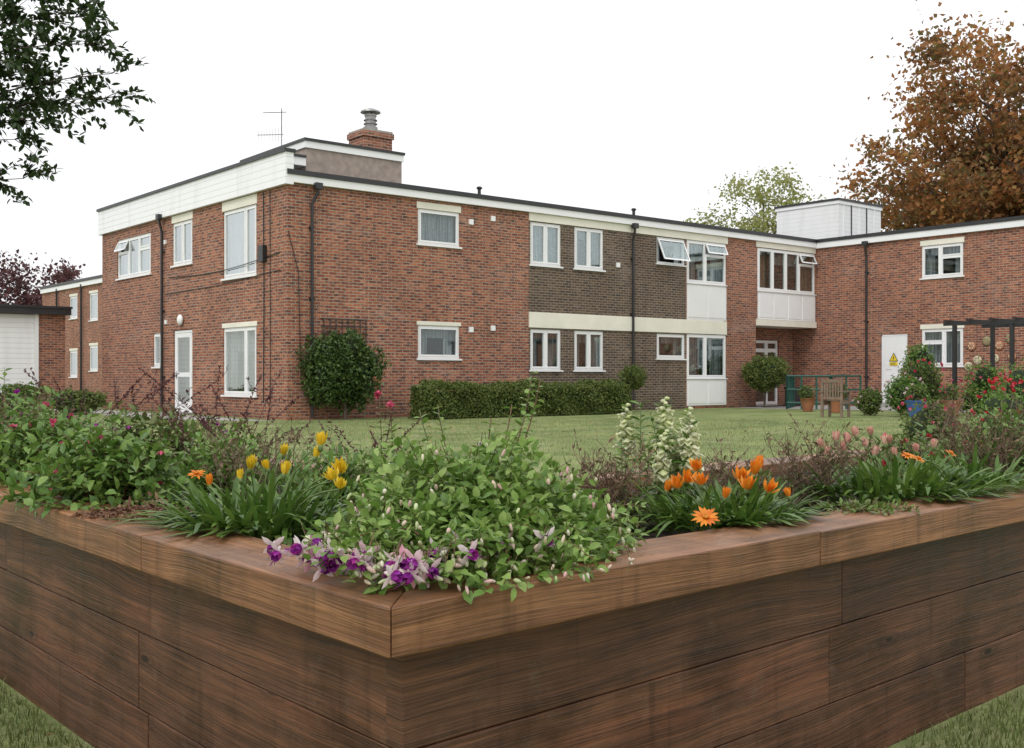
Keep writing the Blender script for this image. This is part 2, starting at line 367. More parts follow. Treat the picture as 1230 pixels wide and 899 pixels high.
box(fb,FM,7.49,16.1,-.03,.05,5.43,5.655,3); box(fb,FM,7.49,16.04,-.035,.05,2.42,2.86,3)
box(fb,FM,17.6,20.99,-.03,.05,5.46,5.655,3)
box(fb,FM,17.6,20.99,-.06,.99,2.78,2.99,3)
fb.build('fascia_and_bands',[M_white,M_black,M_ship,M_cream],bld)
window(FM,*wM1[0],cols=1,cur=2,half=False); window(FM,*wM1[1],cols=1,cur=2,half=True,lintel=.1)
for w in wM2:
    last=w[0]>12
    window(FM,*w,cols=1 if last else 2,cur=2,half=(w[0]>9 or w[2]<2),lintel=0,openc=(0,0) if (last and w[2]>3) else None)
def bay(t0,t1,zt,zb,zp,cols,openc,cur,nm):
    window(FM,t0,t1,zp,zt,cols=cols,cur=cur,lintel=0,sill=False,openc=openc,trans={len(cols)-1:.36} if openc else None,half=True,dd=-.02,name=nm)
    mb=MB(); box(mb,FM,t0,t1,-.02,.1,zb,zp-.03,0); box(mb,FM,t0-.02,t1+.02,-.06,.12,zp-.03,zp-.001,0)
    n=len(cols); w=(t1-t0)/n
    for i in range(n): box(mb,FM,t0+i*w+.05,t0+(i+1)*w-.05,-.035,.0,zb+.07,zp-.1,0)
    mb.build(nm+'_panel',[M_white],bld)
bay(14.1,16.03,5.42,2.88,4.05,[1,1.2],(1,1),2,'upper_bay')
bay(14.1,16.03,2.4,.1,.98,[1,1.2],None,2,'lower_bay')
bay(17.7,20.96,5.44,3.0,3.98,[1,1,1,1.2],(3,1),4,'balcony_bay')
window(FR,17.95,20.15,.03,2.33,cols=[1,1,.8],cur=None,trans={0:.3,1:.3,2:.3},sill=False,lintel=0,name='entrance_door')
window(FL,*wL[0],cols=[1,1,1],cur=2,trans={0:.35,2:.35},openc=(2,1),lintel=0)
window(FL,*wL[1],cols=[1,1],cur=2,lintel=.2); window(FL,*wL[2],cols=[1,2.2],cur=2,lintel=.24); window(FL,*wL[3],cols=[1,2.2],cur=2,lintel=.12,half=True)
window(FL,*wL[5],cols=1,cur=2,lintel=0)
def door(F,t0,t1,z0,z1,glazed,nm):
    mb=MB(); f=.07
    box(mb,F,t0,t1,.03,.1,z1-f,z1,0);box(mb,F,t0,t0+f,.03,.1,z0,z1-f,0);box(mb,F,t1-f,t1,.03,.1,z0,z1-f,0)
    a,b=t0+f,t1-f
    if glazed:
        s=.13; box(mb,F,a,b,.02,.07,z0,z0+.3,0);box(mb,F,a,b,.02,.07,z1-f-s,z1-f-.01,0);box(mb,F,a,a+s,.021,.069,z0+.3,z1-f-s,0);box(mb,F,b-s,b,.021,.069,z0+.3,z1-f-s,0)
        box(mb,F,a+s,b-s,.04,.05,z0+.3,z1-f-s,1); box(mb,F,a,b,.022,.068,z0+1.0,z0+1.12,0)
        box(mb,F,a,b,.3,.32,z0,z1,4)
    else:
        box(mb,F,a,b,.02,.07,z0,z1-f-.005,0)
        w=(b-a)/2
        for i in range(2):
            for zz in ((.2,1.0),(1.15,1.95)): box(mb,F,a+i*w+.08,a+(i+1)*w-.08,.008,.03,z0+zz[0],z0+zz[1],0)
    box(mb,F,b-.11,b-.05,-.02,.0,z0+1.0,z0+1.04,3); box(mb,F,b-.085,b-.075,-.0,.02,z0+.95,z0+1.15,3)
    box(mb,F,t0-.1,t1+.1,-.35,.02,-.02,z0-.002+.02,2)
    return mb.build(nm,[M_white,M_glass,M_conc,M_metal,M_net],bld)
door(FL,5.32,6.53,.03,2.33,True,'side_door'); door(FW,2.63,3.59,.13,2.43,False,'service_door')
window(FW,*wW[0],cols=[1,1.2],cur=2,trans={1:.35},lintel=.17,half=True); window(FW,*wW[1],cols=[1.2,1],cur=2,trans={0:.38},lintel=.15)
window(FW,*wW[3],cols=2,lintel=.17); window(FW,*wW[4],cols=2,lintel=.17)
M_yel=simple('warning_yellow',(.80,.60,.03),.5,.05); M_ink=simple('black_ink',(.02,.02,.02),.6,.1)
mb=MB(); 
cx,cz=3.1,1.55
mb.add([FW.p(cx-.17,-.004,cz),FW.p(cx+.17,-.004,cz),FW.p(cx,-.004,cz+.30)],[(0,1,2)],1)
mb.add([FW.p(cx-.135,-.008,cz+.02),FW.p(cx+.135,-.008,cz+.02),FW.p(cx,-.008,cz+.26)],[(0,1,2)],0)
box(mb,FW,cx-.012,cx+.012,-.013,-.009,cz+.075,cz+.17,1); box(mb,FW,cx-.012,cx+.012,-.013,-.009,cz+.04,cz+.06,1)
box(mb,FW,cx-.15,cx+.15,-.008,.006,cz-.14,cz-.03,0)
for k in range(3): box(mb,FW,cx-.12,cx+.10-.03*k,-.011,-.008,cz-.06-.03*k,cz-.05-.03*k,1)
mb.build('warning_sign',[M_yel,M_ink],bld)
mb=MB()
def pipe(F,t,z1,off=0.0):
    tube(mb,[F.p(t,-.14,z1),F.p(t,-.14,z1-.12),F.p(t+off,-.07,z1-.4),F.p(t+off,-.07,.05)],.038,0,8)
    box(mb,F,t-.09,t+.09,-.22,-.08,z1-.05,z1+.1,0)
    for z in (1.0,2.9,4.6): box(mb,F,t+off-.06,t+off+.06,-.10,.0,z,z+.05,0)
pipe(FM,.75,5.6,-.12); pipe(FM,11.6,5.6); pipe(FW,2.1,5.6); pipe(FL,7.22,5.6)
mb.build('downpipes',[M_black],bld)
mb=MB()
for t,z in ((5.45,5.2),(6.2,5.36),(5.45,2.3),(6.2,2.36),(11.0,4.4)): box(mb,FM,t-.07,t+.07,-.04,.0,z-.07,z+.07,0)
for q,z in ((7.05,2.6),(7.1,4.9)): box(mb,FL,q-.06,q+.06,-.04,0,z-.06,z+.06,0)
mb.build('wall_vents',[M_white],bld)
mb=MB(); blob(mb,FL.p(5.95,-.07,2.62),V(nL),.14,.3,0,12,8); mb.build('wall_lamp',[M_white],bld,True)
mb=MB()
pts=[FL.p(.35+i*.5,-.02,4.02-.14*math.sin(i/13*math.pi)-(i*.012)) for i in range(14)]; tube(mb,pts,.012,0,5)
tube(mb,[FL.p(1.15,-.02,5.55),FL.p(1.12,-.02,3.0),FL.p(1.15,-.02,.4)],.013,0,5)
tube(mb,[FL.p(.82,-.02,5.55),FL.p(.8,-.02,3.0),FL.p(.8,-.02,.4)],.010,0,5)
tube(mb,[FL.p(.3,-.02,3.6),FL.p(3.6,-.02,3.44),FL.p(7.1,-.02,3.4)],.010,0,5)
box(mb,FL,1.0,1.26,-.12,0,3.85,4.25,0)
tube(mb,[FM.p(.02,-.02,4.5),FM.p(0.3,-.02,3.5),FM.p(.35,-.02,1.0)],.01,0,5)
mb.build('cables_and_junction_box',[M_black],bld)
FT=Fr(V((-5.17,26.93,0)),dM,nM)
mb=MB(); box(mb,FT,0,2.86,0,3.6,5.87,6.78,0); box(mb,FT,-.04,2.9,-.04,3.64,6.78,6.95,1); box(mb,FT,-.07,2.93,-.07,3.67,6.95,7.02,2)
box(mb,FT,-.72,-.05,-.1,3.3,6.3,6.50,1); box(mb,FT,-.75,-.05,-.13,3.3,6.5,6.56,2)
mb.build('roof_tank_room',[M_rough,M_white,M_black],bld)
mb=MB(); FC=Fr(V((-3.95,29.1,0)),dM,nM)
box(mb,FC,-.1,.80,-.05,.75,5.9,7.55,0); box(mb,FC,-.14,.84,-.09,.79,7.55,7.70,0); box(mb,FC,-.11,.81,-.06,.76,7.7,7.76,1)
cc=FC.p(.35,.35,0)
def lathe(mb,c,prof,mat,n=20):
    vs=[];fs=[]
    for r,z in prof:
        for k in range(n): w=2*math.pi*k/n; vs.append(V((c.x+r*math.cos(w),c.y+r*math.sin(w),c.z+z)))
    for i in range(len(prof)-1):
        for k in range(n): k2=(k+1)%n; fs.append((i*n+k,i*n+k2,(i+1)*n+k2,(i+1)*n+k))
    fs.append(tuple((len(prof)-1)*n+k for k in range(n))); mb.add(vs,fs,mat)
lathe(mb,cc,[(.2,7.76),(.2,7.9),(.15,7.92),(.15,8.2),(.17,8.2),(.17,8.24)],2)
lathe(mb,cc,[(.19,7.98),(.19,8.0),(.15,8.02)],2); lathe(mb,cc,[(.19,8.08),(.19,8.10),(.15,8.12)],2)
lathe(mb,cc,[(.06,8.3),(.28,8.3),(.27,8.34),(.08,8.42),(.01,8.43)],2)
for k in range(4):
    w=k*math.pi/2; tube(mb,[cc+V((.14*math.cos(w),.14*math.sin(w),8.2)),cc+V((.16*math.cos(w),.16*math.sin(w),8.32))],.012,2,5)
mb.build('chimney',[M_red,M_conc,M_metal],bld)
FX=Fr(V((12.0,39.5,0)),dM,V((-.857,1,0)))
mb=MB(); box(mb,FX,0,2.8,0,2.7,5.87,7.4,0); box(mb,FX,-.04,2.84,-.04,2.74,7.4,7.52,1); box(mb,FX,-.07,2.87,-.07,2.77,7.52,7.60,2)
for i in range(5): box(mb,FX,.3+i*.5,.34+i*.5,-.03,0,5.87,7.4,2 if i%2 else 1)
mb.build('roof_plant_room',[M_ship,M_white,M_black],bld)
mb=MB()
for t in (6.2,12.3): 
    p=FM.p(t,.6,0); tube(mb,[p+V((0,0,5.85)),p+V((0,0,6.25))],.05,0,8); blob(mb,p+V((0,0,6.28)),UP,.1,.18,0)
mb.build('roof_vents',[M_black],bld)
mb=MB(); a=V((-6.2,28.9,0)); tube(mb,[a+V((0,0,5.8)),a+V((0,0,8.25))],.018,0,6)
bd=V((-.9,.3,.05)).normalized(); pz=a+V((0,0,8.15)); tube(mb,[pz+bd*.55,pz-bd*.15],.012,0,5)
sd=bd.cross(UP).normalized()
for i in range(9): q=pz+bd*(.5-i*.07); tube(mb,[q-sd*.14-UP*.03,q+sd*.14+UP*.03],.006,0,4); 
pz=a+V((0,0,7.55)); tube(mb,[pz+bd*.75,pz-bd*.05],.012,0,5)
for i in range(8): q=pz+bd*(.72-i*.09); tube(mb,[q-UP*(.12+.01*i),q+UP*(.12+.01*i)],.006,0,4)
mb.build('television_aerial',[M_metal],bld)
M_pl=[simple('plaque_terracotta',(.40,.18,.10),.7,.3,20),simple('plaque_cream',(.55,.47,.33),.7,.3,20),simple('plaque_green',(.25,.27,.14),.7,.3,20)]
mb=MB()
for i,(s_,z) in enumerate(((5.85,2.0),(6.05,1.55),(6.35,2.15),(6.75,2.0),(6.6,1.6),(7.1,2.2),(7.15,1.65),(5.75,1.35))):
    c=FW.p(s_,-.03,z); blob(mb,c,V(dM),.05,.3,i%3,14,4); 
    for k in range(6): w=k*math.pi/3; blob(mb,c-V(dM)*.02+wA*.08*math.cos(w)+UP*.08*math.sin(w),V(dM),.03,.06,(i+1)%3,6,4)
mb.build('wall_plaques',M_pl,bld,True)
mb=MB()
for i in range(8): box(mb,FM,.95+i*.17,.975+i*.17,-.05,-.035,.9,2.45,0)
for i in range(9): box(mb,FM,.9,2.2,-.034,-.02,1.0+i*.18,1.025+i*.18,0)
mb.build('wall_trellis',[simple('dark_trellis_wood',(.05,.035,.03),.8,.2)])

# ---------------------------------------------------------------- far left block + garage
b2=empty('brick_rear_block'); F2=Fr(V((-19,50,0)),eL,nL); F2b=Fr(V((-19,50,0)),dM,nM)
mb=MB(); o2=[(.8,1.9,3.7,5.0),(3.6,4.7,3.9,5.0),(.8,1.9,1.3,2.5),(3.6,4.7,1.0,2.3)]
wall(mb,F2,0,9,0,5.4,o2,0); wall(mb,F2b,0,9,0,5.4,[],0); mb.build('walls',[M_red],b2)
for o in o2: window(F2,*o,cols=1,lintel=.12,parent=b2)
mb=MB(); box(mb,F2,-.1,9,-.1,.1,5.401,5.62,0); box(mb,F2,-.13,9,-.13,.12,5.621,5.76,1); box(mb,F2b,.1,9,-.1,.1,5.40,5.62,0); box(mb,F2b,.12,9,-.13,.1,5.622,5.761,1)
prism(mb,[F2.p(0.1,.1,0),F2b.p(9,.1,0),F2b.p(9,9,0),F2.p(9,.1,0)],5.45,5.6,1)
for q in (2.8,6.4): tube(mb,[F2.p(q,-.1,5.5),F2.p(q,-.1,0)],.05,1,6)
mb.build('roof_and_pipes',[M_white,M_black],b2)
g=empty('clad_garage'); FG=Fr(V((-14.35,34.5,0)),-dM,eL)
mb=MB(); box(mb,FG,0,.9,0,6,0,3.0,1); box(mb,FG,.9,8,.02,5.9,0,2.99,0); box(mb,FG,-.12,8.1,-.2,6.2,3.002,3.24,2); box(mb,FG,.82,.94,-.03,-.001,0,3.0,3)
box(mb,FG,-.15,8.2,-.24,-.2,3.20,3.27,2)
mb.build('walls_and_roof',[M_ship,M_red,M_black,M_white],g)

# ---------------------------------------------------------------- paths
def path(name,poly,z=.004):
    return sheet(name,poly,z,M_conc)
path('side_path',[FL.p(-.3,-.5,0)[:2],FL.p(16,-.5,0)[:2],FL.p(16,-2.1,0)[:2],FL.p(2.0,-2.1,0)[:2]],.005)
path('entrance_path',[FM.p(16.5,-.3,0)[:2],FM.p(20.9,-.3,0)[:2],FM.p(20.9,1.0,0)[:2],FM.p(17.62,1.0,0)[:2],FM.p(17.0,-3,0)[:2]],.005)
path('patio_path',[FW.p(.3,-.1,0)[:2],FW.p(16,-.1,0)[:2],FW.p(16,-3.2,0)[:2],FW.p(5.0,-3.6,0)[:2],FW.p(1.5,-5.0,0)[:2],FW.p(.3,-5.0,0)[:2]],.009)

# ---------------------------------------------------------------- planter
pl=empty('raised_timber_planter')
P0=V((-.2,1.77,0)); r=V((1.097,1,0)).normalized(); l=V((-.864,1,0)).normalized()
rn=V((-r.y,r.x,0)); ln=V((l.y,-l.x,0))
ZT=.668; ZB=.582; CW=.2; OH=.084; WID=1.45; LR=5.0; LL=4.2
cosang=r.dot(l); sa=math.sqrt(1-cosang**2)
def corner(o): return P0+(r+l)*(o/sa)
def coping(mb,dirv,nrm,length,joints,other):
    c0=corner(0);c1=corner(CW)
    s0=0;s1=(c1-P0).dot(dirv)
    prev=(s0,s1)
    js=joints+[length]
    for j in js:
        g=.0012
        a0=prev[0]+(g if prev[0] else .0008); a1=prev[1]+(g if prev[0] else .0008); b=j-g
        dz=U(-.002,.002); uo=U(0,30); vo=U(0,9)
        loc=[(a0,0),(b,0),(b,CW),(a1,CW)]
        pts=[P0+dirv*a+nrm*d for a,d in loc]
        vs=[V((p.x,p.y,z)) for z in (ZB,ZT+dz) for p in pts]
        fs=[(3,2,1,0),(4,5,6,7)]; uvs=[[(loc[i%4][0]+uo,loc[i%4][1]+vo) for i in f] for f in fs]
        for i in range(4):
            k=(i+1)%4; f=(i,k,4+k,4+i); fs.append(f)
            if i in (0,2): uvs.append([(loc[q%4][0]+uo,(ZB if q<4 else ZT)+vo+3) for q in f])
            else: uvs.append([(loc[q%4][1]*.15+uo,(ZB if q<4 else ZT)+vo+3) for q in f])
        mb.add(vs,fs,0,uvs); prev=(j,j)
mb=MB(); coping(mb,r,rn,LR,[1.3,3.3],l); coping(mb,l,ln,LL,[1.05,3.1],r)
c2=corner(WID-CW); c3=corner(WID)
FrR=Fr(V((c2.x,c2.y,0)),r,rn); FrL=Fr(V((c2.x,c2.y,0)),l,ln)
box(mb,FrR,0.24,LR-1.3,0,CW,ZB,ZT,0,(4,2)); box(mb,FrL,.24,LL-1.3,0,CW,ZB,ZT,0,(9,5))
box(mb,Fr(V((c2.x,c2.y,0)),r,rn),0,.238,-.0,CW+.03,ZB+.001,ZT-.001,0)
mb.build('coping_boards',[M_cap],pl,bevel=.004)
mb=MB()
B0=corner(OH)
FbR=Fr(V((B0.x,B0.y,0)),r,rn); FbL=Fr(V((B0.x,B0.y,0)),l,ln)
hs=[-.03,.185,.385,ZB-.001]
for F,Lg,st in ((FbR,LR-.2,0),(FbL,LL-.2,1)):
    for i in range(3):
        js=[0]+[U(.9,2.4)]+[Lg]
        for a,b in zip(js,js[1:]):
            if a==0: a=.05 if ((i+st)%2) else .0
            dj=U(0,.003)
            box(mb,F,a+.001,b-.001,dj,.05+dj,hs[i]+.0012,hs[i+1]-.0012,0,(U(0,30),U(0,9)))
for F,Lg in ((FrR,LR-1.3),(FrL,LL-1.3)):
    for i in range(3): box(mb,F,.2,Lg,CW-.09,CW-.04,hs[i]+.0015,hs[i+1]-.0015,0,(U(0,30),U(0,9)))
mb.build('sleeper_walls',[M_body],pl,bevel=.0025)
mb=MB()
for F,Lg in ((Fr(P0,r,rn),LR-.1),(Fr(P0,l,ln),LL-.1)):
    n=40;m=12
    vs=[];fs=[]
    for i in range(n+1):
        for j in range(m+1):
            t=.12+(Lg-.12)*i/n; d=.12+(WID-.24)*j/m; vs.append(F.p(t,d,.615+U(-.012,.018)+(0.001 if F.A==r else 0)))
    for i in range(n):
        for j in range(m): a=i*(m+1)+j; fs.append((a,a+1,a+m+2,a+m+1))
    mb.add(vs,fs,0)
mb.build('soil',[M_soil],pl,True)
mb=MB(); box(mb,Fr(P0,r,rn),LR-.06,LR-.01,.09,WID-.05,0,ZB,0); box(mb,Fr(P0,l,ln),LL-.06,LL-.01,.09,WID-.05,0,ZB,0); mb.build('end_boards',[M_body],pl)

# ---------------------------------------------------------------- plants
def clampz(p,zmin=.676):
    if p.z<zmin and ((p-P0).dot(rn)<CW+.03 or (p-P0).dot(ln)<CW+.03): p.z=zmin
    if p.z<.63: p.z=.63
    return p
def stem_leaves(mb,pts,rad,lm,sm,L,W,step,start=.3,fl=None,clamp=True,droop=.25):
    tube(mb,pts,[rad*(1-.6*i/(len(pts)-1)) for i in range(len(pts))],sm,5)
    seg=[(pts[i+1]-pts[i]).length for i in range(len(pts)-1)]; tot=sum(seg); s=tot*start; k=0
    ang=U(0,6)
    while s<tot:
        a=s;i=0
        while i<len(seg)-1 and a>seg[i]: a-=seg[i]; i+=1
        if seg[i]<1e-5: break
        p=pts[i].lerp(pts[i+1],min(1,a/seg[i])); t=(pts[i+1]-pts[i]).normalized()
        x=t.cross(V((.2,.3,.9))); 
        if x.length<.01: x=V((1,0,0))
        x.normalize(); y=t.cross(x)
        for sg in (0,math.pi):
            w=ang+sg+U(-.3,.3); o=x*math.cos(w)+y*math.sin(w); d=(o+t*U(.2,.8)+V((0,0,U(-.25,.25))))
            sc=U(.6,1.15)*(1-.35*s/tot)
            q=V(p); 
            if clamp: q=clampz(q)
            leaf(mb,q,d,(UP*1.1+rv()*.6+o*.2),L*sc,W*sc,lm,U(.0,droop*2),U(.1,.45))
        ang+=1.57+U(-.3,.3); s+=step*U(.7,1.3)
def bez(a,b,c,n=7): return [a*(1-t)**2+b*2*t*(1-t)+c*t*t for t in [i/n for i in range(n+1)]]
def bush(mb,cen,rad,nst,L,W,step,lm,sm,elmin=-.1,elmax=1.45,lift=.12,srad=.0022,tips=None,clamp=True,start=.3,fill=0):
    for k in range(nst):
        az=U(0,2*math.pi); el=elmin+(elmax-elmin)*R()**.8; d=V((math.cos(az)*math.cos(el),math.sin(az)*math.cos(el),math.sin(el)))
        f=U(.6,1.06)*(1.22 if R()<.08 else 1); e=V((cen.x+rad[0]*d.x*f,cen.y+rad[1]*d.y*f,cen.z+rad[2]*d.z*f))
        b=V((cen.x+U(-.2,.2)*rad[0],cen.y+U(-.2,.2)*rad[1],cen.z-.03)); mid=b.lerp(e,.5)+UP*lift*(1.1-d.z*.7)+rv()*.03
        pts=bez(b,mid,e)
        if clamp: pts=[clampz(p) for p in pts]
        stem_leaves(mb,pts,srad,lm,sm,L,W,step,start,clamp=clamp)
        if tips: tips(mb,pts[-1],(pts[-1]-pts[-2]).normalized())
    for k in range(fill):
        d=rv(); d.z=abs(d.z)-.05; f=U(.62,.97)*(1+.10*math.sin(d.x*9+cen.x*7)+.08*math.sin(d.z*11+d.y*6)); p=V((cen.x+rad[0]*d.x*f,cen.y+rad[1]*d.y*f,cen.z+rad[2]*d.z*f))
        if clamp: p=clampz(p)
        leaf(mb,p,d+rv()*.9+UP*.2,UP*.9+d*.5+rv()*.5,L*U(.6,1.05),W*U(.7,1.1),lm,U(0,.5),U(.1,.4))
# --- fuchsia
mb=MB()
def hangbud(p,n):
    for _ in range(n):
        q=p+rv()*.018; e=q+V((U(-.012,.012),U(-.016,.008),-U(.008,.03))); 
        if (e-P0).dot(rn)<CW+.03 or (e-P0).dot(ln)<CW+.03: e.z=max(e.z,.683)
        tube(mb,[q,e],.0007,1,4); ax=(e-q).normalized()+V((0,0,-.5))+rv()*.5; blob(mb,e+ax.normalized()*.007,ax,U(.011,.019),U(.006,.010),2,7,5,.3)
def fu_bud(mb,p,t):
    if R()<.42: hangbud(p,random.choice((1,1,2)))
cen=V((-.10,2.42,.65))
bush(mb,cen,(.35,.40,.27),200,.033,.0205,.014,0,1,-.12,1.4,.10,.0019,fu_bud,fill=2500)
bush(mb,V((-.11,2.25,.66)),(.30,.36,.17),135,.032,.020,.0135,0,1,-.15,.9,.12,.0017,fu_bud,fill=1500)
bush(mb,V((.05,2.38,.65)),(.18,.28,.19),60,.032,.020,.014,0,1,-.15,.9,.08,.0017,fu_bud,fill=500)
for i in range(85):
    az=U(math.pi*1.0,math.pi*2.0); el=U(.0,.9)**1.3; d=V((math.cos(az)*math.cos(el),math.sin(az)*math.cos(el),math.sin(el)))
    c_=V((-.08,2.34,.66)); p=V((c_.x+.34*d.x,c_.y+.42*d.y,c_.z+.24*d.z)); hangbud(p,1)
for x,y,z in ((-.22,2.55,.97),(-.18,2.6,.98),(-.05,2.55,.95),(.05,2.6,1.06),(.07,2.65,1.04),(.0,2.6,.98),(-.3,2.6,.93),(.03,2.5,.96)):
    pts=bez(V((-.08,2.45,.66)),V((x*.8-.02,y,.85)),V((x,y,z))); stem_leaves(mb,pts,.003,0,1,.036,.022,.018,.4)
def fu_flower(mb,c,ax):
    ax=ax.normalized(); a=ax.cross(V((.3,.8,.5))).normalized(); b=ax.cross(a)
    tube(mb,[c-ax*.035,c-ax*.012],.0009,1,4); blob(mb,c-ax*.008,ax,.02,.008,4,6,4)
    for k in range(4):
        w=k*math.pi/2+.3; o=a*math.cos(w)+b*math.sin(w); leaf(mb,c,o+ax*U(.1,.5),-ax,.030,.013,4,-.3,.3)
    for k in range(6):
        w=k*math.pi/3; o=a*math.cos(w)+b*math.sin(w); leaf(mb,c+o*.003,ax+o*.35,o,.022,.016,3,.1,.3)
    for k in range(3): tube(mb,[c+ax*.015,c+ax*.04+rv()*.005],.0006,3,3)
for i in range(30):
    s=R()
    base=P0+l*(.40*s+.03)+ln*U(.02,.10)+rn*(U(0.0,.04))
    fu_flower(mb,V((base.x,base.y,U(.695,.73))),V((U(-.8,.8),U(-1,-.2),U(-.6,.0))))
for i in range(9):
    base=P0+r*U(.04,.4)+rn*U(.03,.12); fu_flower(mb,V((base.x,base.y,U(.70,.74))),V((U(-.8,.8),U(-1,-.2),U(-.6,.0))))
for i in range(95):
    s=R(); base=(P0+r*(.02+.42*s)+rn*U(.03,.14)) if R()<.65 else (P0+l*(.02+.40*s)+ln*U(.04,.15))
    c=V((base.x,base.y,U(.685,.73))); ax=V((U(-1,1),U(-1,0),U(-.8,-.1))); blob(mb,c,ax,U(.014,.023),U(.008,.012),2,7,5,.3)
    tube(mb,[c-ax.normalized()*.01,c-ax.normalized()*.03+UP*.02],.0008,1,4)
for i in range(620):
    s=R(); base=(P0+r*(.0+.44*s)+rn*U(.11,.30)) if R()<.55 else (P0+l*(.0+.40*s)+ln*U(.13,.30))
    leaf(mb,V((base.x,base.y,U(.685,.76))),V((U(-1,1),U(-1.2,.3),U(-.3,.5))),UP+rv()*.5,U(.018,.033),U(.012,.020),0,U(0,.4),U(.1,.4))
mb.build('fuchsia_bush',[L_fuch,L_stem,P_bud,P_pu,P_wh],None,True)

# --- gazania
def daisy(mb,c,ax,rad,pm,dm,n=15):
    ax=ax.normalized(); a=ax.cross(V((.3,.8,.5))).normalized(); b=ax.cross(a)
    for k in range(n):
        w=2*math.pi*k/n+U(-.08,.08); o=a*math.cos(w)+b*math.sin(w); leaf(mb,c+o*rad*.15,o+ax*U(.15,.5),ax,rad*U(.8,1),rad*.32,pm,U(.1,.4),.2)
    blob(mb,c+ax*.003,ax,.010,rad*.45,dm,9,4)
    for k in range(10):
        w=2*math.pi*k/10; o=a*math.cos(w)+b*math.sin(w); blob(mb,c+o*rad*.2+ax*.006,ax,.006,.005,pm,5,3)
def closed(mb,c,ax,h,pm,cm,sp0=1.0):
    ax=ax.normalized(); a=ax.cross(V((.3,.8,.5))).normalized(); b=ax.cross(a)
    blob(mb,c,ax,h*.55,h*.34,cm,8,5)
    for ring,(rr,sp) in enumerate(((.10,.16),(.05,.05))):
        for k in range(8):
            w=2*math.pi*(k+.5*ring)/8; o=a*math.cos(w)+b*math.sin(w); leaf(mb,c+o*h*rr+ax*h*.05,ax+o*sp*U(.6,1.8)*sp0,o,h*U(.8,1.0),h*.30,pm,-.08+.04*sp0,.3)
def gazania(name,cen,rad,nl,L,mats,fl,rise=.7):
    mb=MB()
    for k in range(nl):
        az=U(0,6.283); rr=rad*math.sqrt(R()); b=V((cen.x+rr*math.cos(az),cen.y+rr*math.sin(az),.62))
        out=V((math.cos(az)*rr/rad+U(-.5,.5),math.sin(az)*rr/rad+U(-.5,.5),U(.5,1.5)*rise)); LL_=L*U(.6,1.15)
        strap(mb,b+UP*U(0,.05),out,UP+V((out.x,out.y,0))*-.5,LL_,U(.013,.022),0,U(.15,.75))
    for (x,y,z,kind,sz) in fl:
        c=V((x,y,z)); b=V((cen.x+(x-cen.x)*.4,cen.y+(y-cen.y)*.4+.02,.63)); tube(mb,bez(b,V((b.x,b.y,z-.03)),c,6),.0022,1,5)
        if kind=='c': closed(mb,c,V((U(-.35,.35),U(-.35,.35),1)),sz,2,1)
        elif kind=='h': closed(mb,c,V((U(-.4,.4),U(-.8,.0),1)),sz,2,1,4.0)
        elif kind=='d': closed(mb,c,V((U(-.25,.25),U(-.25,.25),1)),sz,3,1)
        elif kind=='o': daisy(mb,c,V((U(-.3,.3),U(-1,-.5),U(.3,.9))),sz,2,4)
        elif kind=='s': daisy(mb,c,V((U(-.6,.6),-.4,1)),sz,3,4)
    return mb.build(name,mats,None,True)
L_gst=foliage('green_stems',[(.12,.18,.05),(.15,.20,.07)],.5,0)
M_disc=foliage('flower_centres',[(.30,.14,.02),(.45,.22,.02)],.7,0)
def W(px,py,Y): # measured bearing -> metres in the planter
    return ((px-615)/1290*Y,Y,1.05-(py-452)/1290*Y)
fy=[(*W(300,565,2.75),'c',.043),(*W(341,572,2.65),'c',.04),(*W(385,538,2.75),'c',.045),(*W(378,551,2.75),'c',.035),(*W(252,585,2.8),'d',.035),(*W(322,565,2.85),'c',.032),(*W(289,577,2.7),'c',.03),(*W(402,578,2.55),'h',.038),(*W(412,568,2.6),'h',.040),(*W(408,588,2.5),'h',.032),(*W(236,570,2.85),'s',.024),(*W(340,548,2.9),'c',.036)]
gazania('yellow_gazania',V((-.67,2.80,0)),.19,430,.20,[L_gaz,L_gst,P_ye,P_or,M_disc],fy,.95)
fo=[(*W(815,588,2.85),'h',.042),(*W(838,566,2.95),'h',.04),(*W(848,622,2.62),'o',.032),(*W(905,572,2.95),'c',.05),(*W(897,590,2.8),'h',.045),(*W(922,592,2.85),'h',.042),(*W(842,584,2.8),'h',.04),(*W(912,565,3.0),'c',.045),(*W(870,600,2.8),'c',.035),(*W(948,598,2.9),'c',.03),(*W(888,578,2.9),'h',.045),(*W(800,592,2.9),'c',.04),(*W(825,580,2.9),'h',.04)]
gazania('orange_gazania',V((.57,2.92,0)),.18,390,.165,[L_gaz,L_gst,P_or,P_ye,M_disc],fo,.9)
fp=[(*W(px+U(-4,4),py+4,3.55),'c',U(.034,.044)) for px,py in ((988,535),(1000,528),(1012,540),(1028,522),(1040,535),(1052,545),(1018,530),(1072,530),(1080,545),(1060,532),(1098,540),(1120,535),(1045,520),(995,545))]
gazania('peach_gazania',V((1.27,3.55,0)),.25,480,.20,[L_gaz,L_gst,P_pe,P_ye,M_disc],fp,.95)
fo2=[(*W(1090,548,3.3),'s',.022),(*W(1142,545,3.6),'s',.022),(*W(1103,552,3.3),'s',.022)]
gazania('silver_gazania',V((1.62,3.75,0)),.18,240,.18,[L_gaz,L_gst,P_or,P_or,M_disc],fo2,.8)

